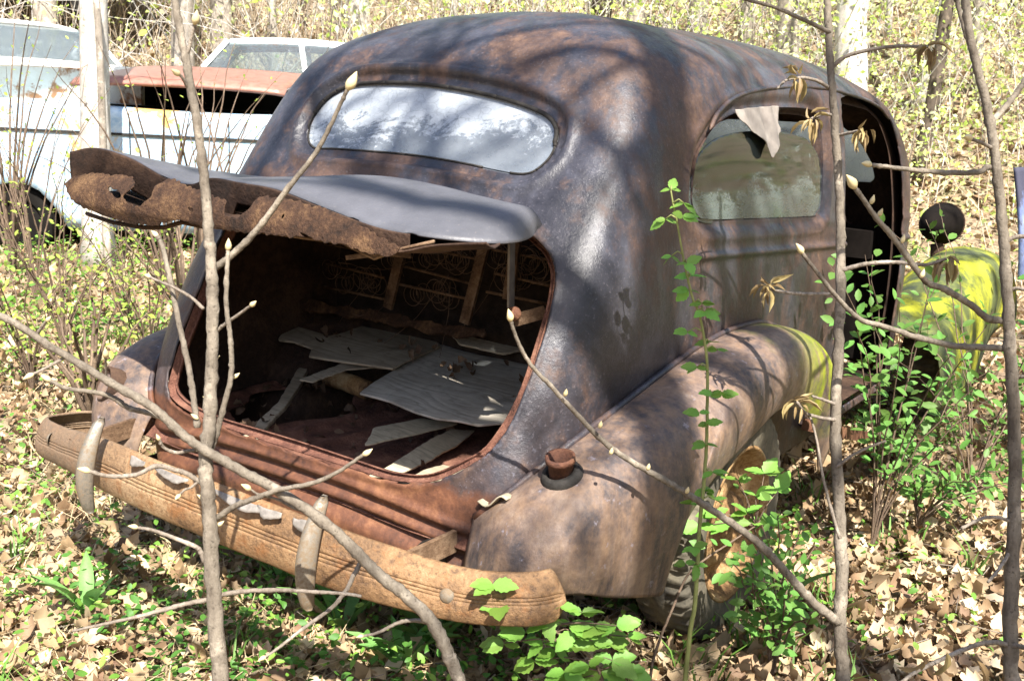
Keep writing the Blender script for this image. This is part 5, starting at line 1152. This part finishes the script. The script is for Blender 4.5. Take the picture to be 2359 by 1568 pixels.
# ------------------------------------------------------------------ TREES
M_PALEBARK = m_bark('pale_bark', (.30, .27, .23), (.62, .58, .52), 14); M_GREYBARK = m_bark('grey_bark', (.16, .135, .11), (.40, .35, .29), 16); M_DARKBARK = m_bark('dark_bark', (.05, .04, .032), (.14, .11, .085), 16)
M_SPRING = m_leaf('spring_leaf', (.75, .85, .6), (1, 1, 1), .45, .6, 3, True)
def tree(name, label, x, y, r, h, mat, seed, lean=(0, 0), twigs=14, leaves=90, group='trees on the wooded slope', lsize=(.08, .18), low=.25, col=(.58, .64, .16), cat='tree'):
    q = np.random.default_rng(seed); z0 = float(gz_(x, y)) - .1; t_ = thing(name, label, cat, (x, y, z0 + .1), group)
    pts = [np.array([x, y, z0]) + np.array([lean[0] * t, lean[1] * t, h * t]) + q.normal(0, .04 + r * .25, 3) * np.array([1, 1, 0]) * (t > 0) for t in np.linspace(0, 1, 9)]
    pts = catmull(pts, 20); rad = [r * (1 - .75 * i / 19) * (1.25 if i == 0 else 1) for i in range(20)]
    MB().tube(pts, rad, 12 if r > .07 else 8).build('trunk', mat, t_)
    cr = MB(); ends = []
    for k in range(twigs):
        i = int(20 * (low + (1 - low) * q.random())); i = min(i, 18); a_ = q.uniform(0, 6.28); L = h * q.uniform(.10, .28); p = pts[i]; d = np.array([math.cos(a_), math.sin(a_), q.uniform(.1, .9)]); B_ = [p]
        for s_ in range(5): d = d + q.normal(0, .22, 3); d /= np.linalg.norm(d); B_.append(B_[-1] + d * L / 5)
        cr.tube(B_, list(np.linspace(min(rad[i] * .4, .03), .004, 6)), 5, False); ends += B_[2:]
        for s_ in range(2):
            j = q.integers(1, 5); d2 = q.normal(0, 1, 3); d2[2] = abs(d2[2]); d2 /= np.linalg.norm(d2); B2_ = [B_[j], B_[j] + d2 * L * .25, B_[j] + d2 * L * .45 + q.normal(0, .05, 3)]; cr.tube(B2_, [.008, .005, .003], 4, False); ends += B2_[1:]
    c_o = cr.build('crown', mat, t_)
    if leaves:
        E = np.array(ends); k = q.integers(0, len(E), leaves); C0 = E[k] + q.normal(0, .12 + h * .012, (leaves, 3)); nr = q.normal(0, 1, (leaves, 3)); nr[:, 2] += .5
        leafcloud('foliage', C0, nr, q.uniform(lsize[0] * .6, lsize[1] * .6, leaves), M_SPRING, T_OVAL, F_OVAL, q, t_, np.array([col]) * q.uniform(.7, 1.3, (leaves, 1)))
    return t_
def polar(px, d):                                # ground position below picture column px at distance d
    v = ray(px, 280); v = v[:2] / np.linalg.norm(v[:2]); return CAM[0] + v[0] * d, CAM[1] + v[1] * d
x, y = polar(213, 9.2); tree('tree', 'pale-barked tree standing before the blue and white car', x, y, .135, 9, M_PALEBARK, 1, (.05, .1), 10, 40, low=.5)
x, y = polar(236, 8.6); tree('tree', 'thin dark stem winding up against the pale trunk', x, y, .035, 6, M_GREYBARK, 2, (-.25, .05), 8, 30, low=.4)
x, y = polar(1962, 14); tree('tree', 'thick pale rough-barked tree behind the door opening', x, y, .24, 12, M_PALEBARK, 3, (.1, .3), 12, 120)
x, y = polar(2125, 15); tree('tree', 'dark slender tree right of the thick pale trunk', x, y, .10, 11, M_DARKBARK, 4, (.6, .2), 16, 120)
x, y = polar(2110, 19); tree('tree', 'leaning pale tree seen beside the headlight', x, y, .14, 11, M_PALEBARK, 5, (1.2, .2), 14, 150)
looks = [('pale', M_PALEBARK), ('grey', M_GREYBARK), ('pale', M_PALEBARK), ('grey', M_GREYBARK), ('dark', M_DARKBARK)]
ORD = ['leftmost', 'second from left', 'third from left', 'fourth from left', 'fifth from left', 'sixth from left', 'seventh from left', 'eighth from left', 'ninth from left']
seen_ = {}
rt_ = np.random.default_rng(77)
slots = [(-60, 20), (60, 24), (130, 17.5), (330, 21), (430, 15.5), (520, 19), (585, 26), (640, 17), (700, 23), (760, 30), (830, 20), (900, 27), (1000, 33), (1040, 22), (1120, 29), (1230, 24), (1300, 36), (1365, 27), (1450, 21), (1520, 31), (1590, 25), (1640, 38), (1700, 22), (1760, 29), (1820, 19), (1860, 33), (1900, 26), (2020, 23), (2060, 31), (2160, 26), (2190, 36), (2240, 20), (2290, 29), (2340, 24), (2400, 18), (2450, 27)]
for i, (px, d) in enumerate(slots):
    x, y = polar(px, d); nm, mt = looks[rt_.integers(0, 5)]; big = rt_.random() < .4
    zone = 'behind the left-hand wrecks' if px < 720 else 'seen over the sedan roof' if px < 1900 else 'right of the sedan'
    kind_ = '%s %s' % (nm, 'stout' if big else 'slender'); seen_[kind_ + zone] = seen_.get(kind_ + zone, 0) + 1
    lab = '%s tree %s, %s of its kind' % (kind_, zone, ORD[seen_[kind_ + zone] - 1])
    tree('tree', lab, x, y, rt_.uniform(.16, .26) if big else rt_.uniform(.05, .11), rt_.uniform(9, 14), mt, 100 + i, (rt_.normal(0, .5), rt_.normal(0, .3)), 18, 260, group='trees on the wooded slope', low=.12, lsize=(.12, .28))
# undergrowth: spring leaves on a haze of fine dry stems
def brushy(name, label, cat, n, d0, d1, az0, az1, hmin, hmax, mat, seed):
    q = np.random.default_rng(seed); B_ = MB(); d = d0 + (d1 - d0) * q.random(n); a_ = np.radians(q.uniform(az0, az1, n)); tips = []
    for i in range(n):
        x = CAM[0] + d[i] * math.sin(a_[i]); y = CAM[1] + d[i] * math.cos(a_[i]); p = np.array([x, y, float(gz_(x, y))]); v = np.array([q.normal(0, .35), q.normal(0, .35), 1.]); L = q.uniform(hmin, hmax); P = [p]
        for s_ in range(5): v = v + q.normal(0, .22, 3) + np.array([0, 0, -.06]); v /= np.linalg.norm(v); P.append(P[-1] + v * L / 5)
        B_.tube(P, list(np.linspace(.004 + d[i] * .00035, .002, 6)), 3, False); tips += P[2:]
    o = B_.build(name, mat); o['kind'] = 'stuff'; o['label'] = label; o['category'] = cat; return np.array(tips)
M_STRAW = m_bark('dry_stem', (.34, .25, .17), (.60, .50, .38), 20)
t1 = brushy('dry_brush', 'tangle of dry tan stems on the bank at the left', 'brush', 2600, 11.5, 24, -72, -38, .5, 1.9, M_STRAW, 9)
t3 = brushy('far_saplings', 'mass of thin bare saplings filling the far wood', 'saplings', 1700, 14, 40, -72, 4, 2.0, 8.0, M_PALEBARK, 14)
t2 = brushy('undergrowth_stems', 'haze of thin stems under the far trees', 'brush', 700, 9, 28, -38, 4, .6, 2.2, M_STRAW, 10)
def spring(n, d0, d1, az0, az1, h0, h1, s0, s1, pal):
    x, y, d = scatter(n, d0, d1, az0, az1); cl = vnoise(np.stack([x, y, x * 0], 1), .9, 91) + rg.normal(0, .5, n) > -.4; x, y = x[cl], y[cl]; n = len(x); z = gz_(x, y) + rg.uniform(h0, h1, n); nr = rg.normal(0, 1, (n, 3)); nr[:, 2] += .6
    return np.stack([x, y, z], 1), nr, rg.uniform(s0, s1, n), np.array(pal)[rg.integers(0, len(pal), n)] * rg.uniform(.8, 1.2, (n, 1))
YG = [(.68, .80, .24), (.80, .86, .36), (.58, .74, .18), (.84, .84, .46), (.88, .87, .66)]
C_, N_, S_, TT = join(spring(125000, 13, 42, -46, 4, .1, 8.5, .05, .12, YG), spring(26000, 6, 26, 8, 120, .05, 6.0, .08, .2, [(.30, .40, .12), (.42, .48, .18), (.25, .24, .14)]), spring(9000, 9.5, 16, -30, 4, .3, 3.6, .035, .07, YG), spring(16000, 15, 32, -72, -46, .3, 6, .05, .10, YG), (t2 + rg.normal(0, .06, t2.shape), rg.normal(0, 1, t2.shape), rg.uniform(.04, .09, len(t2)), np.array(YG)[rg.integers(0, 5, len(t2))]))
sp_ = leafcloud('undergrowth_leaves', C_, N_, S_, M_SPRING, T_FAR, F_FAR, rg, None, TT); sp_['kind'] = 'stuff'; sp_['label'] = 'yellow-green spring leaves of the far undergrowth'; sp_['category'] = 'undergrowth'
# countable thin bushes in the middle distance on the left
for i, (px, d, h, lab) in enumerate(((40, 5.2, 1.0, 'thin leafy stems at the far left edge, before the blue and white car'), (120, 6.0, 1.3, 'thin twiggy bush in front of the dark wheel arch'), (275, 6.6, 1.1, 'thin twiggy bush below the tip of the trunk lid'), (330, 5.4, .9, 'sparse bush with dark stems left of the car'), (60, 7.5, 1.7, 'tall sparse bush with bright leaves before the rusty white car'), (370, 7.6, 1.9, 'pair of pale stems before the raised rust-red panel'), (560, 7.2, 2.4, 'grey forked sapling beside the sedan roof'), (460, 8.2, 2.2, 'thin pale stems behind the upright sapling'), (180, 4.4, .8, 'low leafy seedling bush left of the bumper end'), (420, 6.2, 1.2, 'leafy thin bush right below the trunk lid middle'), (10, 8.6, 2.3, 'tall airy bush at the left edge over the cream wreck'))):
    x, y = polar(px, d); shrub(lab, (x, y, float(gz_(x, y))), 13 if i != 6 else 3, 130 if i not in (5, 6, 7) else 30, .036, LM_LIME, rb, .5 * h, h * 1.2, 'bush', 'thin_bush', 'thin bushes on the left', .006 if i < 5 else .014)
# woods beyond the right edge: seen mirrored in the side glass
for i in range(9):
    a_ = math.radians(18 + 11 * i); d = 8 + 3.5 * (i % 3); tree('tree', 'grey tree of the woods beyond the right edge, %s from the road side' % ('first', 'second', 'third', 'fourth', 'fifth', 'sixth', 'seventh', 'eighth', 'ninth')[i], CAM[0] + 2 + d * math.sin(a_), CAM[1] + 2 + d * math.cos(a_), .12 + .04 * (i % 3), 9, M_DARKBARK if i % 2 else M_GREYBARK, 300 + i, (.4, .2), 18, 420, group='woods beyond the right edge', low=.08)
# trees behind the photographer that throw the branch shadows over the car
def shade_tree(label, base, crown, rad, seed, n1=9, leaves=500, lvl=3):
    q = np.random.default_rng(seed); t_ = thing('tree', label, 'tree', base, 'trees behind the viewpoint')
    base = np.array(base, float); crown = np.array(crown, float); top = crown + np.array([0, 0, rad * .5]); fork = base * .35 + crown * .65 - np.array([0, 0, rad * .4])
    tr = catmull([base, base * .6 + fork * .4 + q.normal(0, .1, 3), fork, crown, top], 16); MB().tube(tr, list(np.linspace(.17, .03, 16)), 10).build('trunk', M_GREYBARK, t_)
    B_ = MB(); ends = []
    def grow(p, d, L, r, k):
        P = [p]
        for s_ in range(5): d = d + q.normal(0, .20, 3); d /= np.linalg.norm(d); P.append(P[-1] + d * L / 5)
        B_.tube(P, list(np.linspace(r, r * .45, 6)), 5 if k > 1 else 4, False)
        if k == 0: ends.extend(P[2:]); return
        for c in range(4):
            j = q.integers(2, 6); d2 = d + q.normal(0, .75, 3); d2 /= np.linalg.norm(d2); grow(P[j], d2, L * q.uniform(.5, .75), r * .5, k - 1)
    for c in range(n1):
        d = q.normal(0, 1, 3); d[2] = abs(d[2]) * .5; d /= np.linalg.norm(d); grow(tr[q.integers(8, 15)], d, rad * q.uniform(.7, 1.1), .045, lvl - 1)
    B_.build('crown', M_GREYBARK, t_)
    E = np.array(ends); k = q.integers(0, len(E), leaves); nr = q.normal(0, 1, (leaves, 3)); leafcloud('foliage', E[k] + q.normal(0, .08, (leaves, 3)), nr, q.uniform(.07, .15, leaves), M_SPRING, T_OVAL, F_OVAL, q, t_, np.array([(.4, .46, .1)]) * q.uniform(.7, 1.3, (leaves, 1)))
SU = -np.array(LD)
shade_tree('bare-branched tree behind the viewpoint whose shadow streaks the roof', (4.6, -3.6, 0), np.array([-.1, 1.7, 1.5]) + SU * 7.0, 1.8, 201, 13, 90)
shade_tree('second bare-branched tree behind the viewpoint shading the quarter panel', (5.6, -1.2, 0), np.array([.75, 1.35, .85]) + SU * 6.4, 1.05, 202, 9, 60)
shade_tree('third bare-branched tree shading the ground at the right', (5.2, 1.2, 0), np.array([2.1, 3.6, .0]) + SU * 7.5, 1.7, 203, 10, 260)

# ------------------------------------------------------------------ other wrecks on the left and behind
def m_carpaint(name, col, col2, rust, cover, seed):
    a = NM(name, .4, .5); v = a.n('Mapping', {'Vector': a.co(), 'Location': (seed, 0, seed)}).outputs[0]
    n = a.noise(2.2, 6, .65, vec=v, dist=.5); n2 = a.noise(14, 6, .7, vec=v)
    c = a.mix(a.ramp(n2, [(.4, 0.), (.6, 1.)]), col, col2); f = a.ramp(a.math('ADD', a.math('MULTIPLY', n, .7), a.math('MULTIPLY', n2, .3)), [(cover, 0.), (cover + .05, 1.)])
    c = a.mix(f, c, a.mix(n2, rust, tuple(x * 1.7 for x in rust))); a.set('Base Color', c); a.set('Roughness', a.math('ADD', .4, a.math('MULTIPLY', f, .4))); a.bump(n2, .2, .003); return a.m
M_VOID = m_plain('shade_black', (.012, .011, .010), .95, .05, .3, 6, 0)  # near-black colour stands in for deep shade in openings and arches
M_CLEAR = m_glass('wreck_glass', .08, .25, (.85, .9, .88), .6, 2.2)
def old_car(name, label, px, d, yaw, mat, roofmat, L=4.7, W=1.75, H=1.48, sunk=.0, group=None, lid=None, roof=True, wheels=True, hoodz=.95, rear=.22, front=.30, trimz=.85):
    """a four-door wreck: lofted body, greenhouse with real openings, wheels, bumpers, lamps"""
    x, y = polar(px, d); z0 = float(gz_(x, y)) - sunk; t_ = thing(name, label, 'car', (x, y, z0), group); c_, s_ = math.cos(yaw), math.sin(yaw)
    def G_(u, v, z): return (x + c_ * u - s_ * v, y + s_ * u + c_ * v, z0 + z)
    us = np.linspace(-L / 2, L / 2, 44); rows = []
    for u in us:
        t = (u + L / 2) / L; e = min(t, 1 - t); w_ = W / 2 * (1 - .16 * max(0, 1 - e / .10) ** 2); zt = hoodz - .10 * max(0, 1 - t / .16) ** 1.6 - .08 * max(0, 1 - (1 - t) / .14) ** 1.6 + .02 * math.sin(t * 9)
        zb = .26
        for wc in (.19, .80):
            dd = abs(u - (wc - .5) * L); 
            if dd < .40: zb = max(zb, .26 + math.sqrt(max(0, .40 ** 2 - dd ** 2)) * 1.0)
        zb = min(zb, zt - .22); q = []
        for f_ in np.linspace(0, 1, 9): zz = zb + (zt - .10 - zb) * f_; q.append((w_ * (.985 + .03 * math.sin(math.pi * min(1, (zz - .2) / .7))), zz))
        q += [(w_ * .985, zt - .05), (w_ * .95, zt - .012), (w_ * .86, zt + .008), (w_ * .5, zt + .022), (0, zt + .028)]
        rows.append([G_(u, -a_, b_) for a_, b_ in q] + [G_(u, a_, b_) for a_, b_ in q[-2::-1]])
    b = MB(); b.grid(rows); m_ = len(rows[0])
    for i0 in (0, 43): b.f.append(tuple(i0 * m_ + j for j in (range(m_) if i0 else range(m_ - 1, -1, -1))))
    o = b.build('body', mat, t_); solid(o, .01)
    b = MB(); b.bar(G_(-L / 2 + .1, -W / 2 * .99 - .006, trimz), G_(L / 2 - .1, -W / 2 * .99 - .006, trimz), .012, .022); b.build('side_trim', M_RUBBER, t_, False)
    for u in (-.55, .35, 1.1): b = MB(); b.bar(G_(u, -W / 2 * 1.012, .32), G_(u, -W / 2 * 1.012, hoodz - .05), .004, .012, (1, 0, 0)); b.build('door_gap', M_RUBBER, t_, False)
    if roof:
        ua, ub = -L * rear, L * front - .55; a0, b0 = -L * rear - .45, L * front + .05
        P4 = {'rb': a0, 'rt': ua + .05, 'ft': ub - .1, 'fb': b0}
        rws = []
        for t in np.linspace(0, 1, 12):
            u = P4['rt'] + (P4['ft'] - P4['rt']) * t; hh = H - .05 * (2 * t - 1) ** 2; rws.append([G_(u, v_ * W * .39, hh - .09 * abs(v_) ** 4) for v_ in np.linspace(-1, 1, 11)])
        b = MB(); b.grid(rws); o = b.build('roof', roofmat, t_); solid(o, .04)
        for sg in (-1, 1):
            for u0, u1 in ((P4['rb'], P4['rt']), ((P4['rb'] + P4['fb']) / 2, (P4['rt'] + P4['ft']) / 2), (P4['fb'], P4['ft'])):
                b = MB(); b.bar(G_(u0, sg * W * .47, hoodz - .04), G_(u1, sg * W * .385, H - .10), .06, .05, (s_, -c_, 0)); b.build('pillar', roofmat, t_, False)
            mid0 = (P4['rb'] + P4['fb']) / 2; mid1 = (P4['rt'] + P4['ft']) / 2
            for (q0, q1, q2, q3) in ((P4['rb'], mid0, mid1, P4['rt']), (mid0, P4['fb'], P4['ft'], mid1)):
                b = MB(); b.add([G_(q0, sg * W * .462, hoodz - .02), G_(q1, sg * W * .462, hoodz - .02), G_(q2, sg * W * .387, H - .10), G_(q3, sg * W * .387, H - .10)], [(0, 1, 2, 3)]); o = b.build('side_window', M_CLEAR, t_, False); solid(o, .005)
        for q0, q1 in ((P4['rb'], P4['rt']), (P4['fb'], P4['ft'])):
            b = MB(); b.add([G_(q0, -W * .45, hoodz), G_(q0, W * .45, hoodz), G_(q1, W * .37, H - .09), G_(q1, -W * .37, H - .09)], [(0, 1, 2, 3)]); o = b.build('windscreen', M_CLEAR, t_, False); solid(o, .005)
    if wheels:
        for u in (-.31 * L, .30 * L):
            for sg in (-1, 1):
                wl = bpy.data.objects.new('wheel', None); COL.objects.link(wl); wl.parent = t_; wl.matrix_parent_inverse = t_.matrix_basis.inverted()
                n_ = 28; pf = [(-.08, .19), (-.09, .28), (-.07, .32), (.07, .32), (.09, .28), (.08, .19)]; V_ = [G_(u + math.cos(2 * math.pi * i / n_) * r_, sg * (W / 2 - .14) + a_ , .31 + math.sin(2 * math.pi * i / n_) * r_) for i in range(n_) for a_, r_ in pf]
                mesh('tyre', V_, [(i * 6 + j, i * 6 + j + 1, ((i + 1) % n_) * 6 + j + 1, ((i + 1) % n_) * 6 + j) for i in range(n_) for j in range(5)], M_VOID if not roof else M_RUBBER, wl)  # without a roof, wheel-arch shade is painted on as near-black tyre and hubcap
                b = MB(); V_ = [G_(u + math.cos(2 * math.pi * i / n_) * .2, sg * (W / 2 - .10), .31 + math.sin(2 * math.pi * i / n_) * .2) for i in range(n_)] + [G_(u, sg * (W / 2 - .06), .31)]; b.add(V_, [(i, (i + 1) % n_, n_) for i in range(n_)]); b.build('hubcap', M_VOID if not roof else M_CHROME, wl)
    for u in (-L / 2 - .06, L / 2 + .06):
        b = MB(); b.tube([G_(u + (.14 if u < 0 else -.14), -W / 2 - .02, .50), G_(u, -W / 2 + .15, .50), G_(u, W / 2 - .15, .50), G_(u + (.14 if u < 0 else -.14), W / 2 + .02, .50)], .07, 8); b.build('bumper', M_CHROME, t_)
        for sg in (-1, 1):
            b = MB(); rws = [[G_(u * .985 + (.03 * k if u > 0 else -.03 * k), sg * (W / 2 - .25) + r_ * math.cos(a_), .68 + r_ * math.sin(a_)) for a_ in np.linspace(0, 6.283, 15)[:-1]] for k, r_ in ((0, .09), (1, .08), (1.6, .04), (1.8, .002))]
            b.grid(np.swapaxes(np.array(rws), 0, 1), True); b.build('lamp', M_LGLASS, t_)
    if lid: lid(t_, G_)
    return t_
YAW = math.atan2(RT[1], RT[0])
M_BLUEW = m_carpaint('pale_blue_white_paint', (.28, .44, .60), (.50, .62, .70), (.40, .26, .08), .55, 3.0); M_REDLID = m_carpaint('red_rust_panel', (.24, .10, .07), (.32, .15, .11), (.16, .06, .035), .6, 6.)
def openlid(t_, G_):
    # raised rust-red panel over an engine bay, its shade painted in near-black
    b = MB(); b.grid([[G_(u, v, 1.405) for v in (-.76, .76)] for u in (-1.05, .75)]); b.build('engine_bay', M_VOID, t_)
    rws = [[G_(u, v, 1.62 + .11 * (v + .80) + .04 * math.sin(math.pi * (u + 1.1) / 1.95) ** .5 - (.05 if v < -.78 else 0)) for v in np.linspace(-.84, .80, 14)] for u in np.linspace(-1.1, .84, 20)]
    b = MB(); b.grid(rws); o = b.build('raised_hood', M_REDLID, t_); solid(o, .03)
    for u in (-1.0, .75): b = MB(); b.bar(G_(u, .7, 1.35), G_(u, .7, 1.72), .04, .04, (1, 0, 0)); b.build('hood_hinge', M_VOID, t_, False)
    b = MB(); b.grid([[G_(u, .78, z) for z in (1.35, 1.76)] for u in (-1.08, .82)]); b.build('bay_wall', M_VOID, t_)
old_car('wrecked_car', 'pale blue and white wreck with a rust-red hood raised over a dark bay', 500, 10.6, YAW + .03, M_BLUEW, M_BLUEW, 5.2, 1.8, 1.45, .03, 'other wrecks', openlid, roof=False, hoodz=1.38, trimz=1.14)
M_ORANGE = m_carpaint('cream_paint_orange_rust', (.70, .66, .56), (.76, .74, .66), (.26, .13, .06), .54, 1.2)
old_car('wrecked_car', 'cream wreck with orange rust patches at the far left, behind the blue and white one', 30, 13.0, YAW - .9, M_ORANGE, m_carpaint('white_roof', (.8, .8, .78), (.7, .72, .72), (.4, .2, .08), .7, 2.), 4.6, 1.75, 1.95, -.05, 'other wrecks', hoodz=1.45)
M_WAGON = m_carpaint('chalky_grey_paint', (.55, .58, .62), (.70, .72, .74), (.50, .24, .15), .55, 9.)
old_car('wrecked_car', 'chalky grey wreck whose roof shows beside the sedan roof', 720, 14.0, YAW + .15, M_WAGON, M_WAGON, 4.8, 1.8, 1.80, 0, 'other wrecks', hoodz=1.15)
# pale ribbed box van up the bank
x, y = polar(60, 20); z0 = float(gz_(x, y)); van = thing('box_van', 'pale blue-white ribbed box van at the top left on the bank', 'van', (x, y, z0)); u3 = np.array([RT[0], RT[1], 0]); v3 = np.array([FW[0], FW[1], 0]); Rm = np.array([u3, v3, [0, 0, 1]]).T; M_VAN = m_carpaint('chalky_van_paint', (.70, .74, .82), (.80, .82, .86), (.40, .24, .12), .68, 5.)
c0 = np.array([x, y, z0 + 1.6]); b = MB(); b.box(c0, (4.6, 2.0, 2.2), Rm); o = b.build('cargo_box', M_VAN, van, False); bevel(o, .04)
for k in range(10): b = MB(); b.box(c0 + u3 * (-2.1 + k * .46) - v3 * 1.012, (.05, .03, 2.1), Rm); b.build('rib', M_VAN, van, False)
b = MB(); b.box(c0 - u3 * 1.2 - v3 * 1.02 + np.array([0, 0, .35]), (.7, .03, .6), Rm); b.build('window', M_VOID, van, False)
for k in (-1.5, 1.5):
    b = MB(); rws = [ringpts(c0 + u3 * k - v3 * (1.0 + e) - np.array([0, 0, 1.25]), v3, r_, 20) for e, r_ in ((-.2, .2), (-.2, .36), (0, .36), (.01, .2), (.0, .01))]; b.grid(np.swapaxes(np.array(rws), 0, 1), True); b.build('wheel', M_RUBBER, van)
# green tub upside down
p = at(566, 185, 11.4); b = MB(); rws = [ringpts(p + np.array([0, 0, h_]), (0, 0, 1), r_, 24) for h_, r_ in ((-.12, .20), (-.10, .21), (.0, .19), (.05, .15), (.065, .08), (.07, .005))]; b.grid(np.swapaxes(np.array(rws), 0, 1), True); o = b.build('green_tub', m_plain('green_enamel', (.03, .16, .07), .5, .4, .3)); tag(o, 'green round tub upside down behind the raised rust-red hood', 'tub')
p = at(25, 235, 12.2); zb_ = float(gz_(p[0], p[1])); hb_ = p[2] + .16 - zb_; b = MB(); b.box((p[0], p[1], zb_ + hb_ / 2), (1.0, .04, hb_), Rm); o = b.build('green_board', m_plain('dark_green_paint', (.01, .10, .06), .5, .4, .3), None, False); bevel(o, .01); tag(o, 'dark green board at the far left edge behind the blue and white wreck', 'board')
# blue sheet metal at the right edge
rws = [[at(2342 + 12 * math.sin(t * 2.2) + 90 * s_, 385 + 260 * t, 5.2 + .35 * s_) for s_ in np.linspace(0, 1, 10)] for t in np.linspace(0, 1, 24)]
b = MB(); b.grid(rws); o = b.build('blue_panel', m_carpaint('blue_paint', (.10, .13, .26), (.20, .25, .40), (.03, .03, .05), .5, 4.)); solid(o, .02); pp = at(2425, 500, 5.5); _p = MB().tube([(pp[0], pp[1], -.05), (pp[0], pp[1], pp[2] + .3)], .03, 8).build('post', M_GREYBARK, o); tag(o, 'weathered blue sheet metal peeking in at the right edge', 'panel')
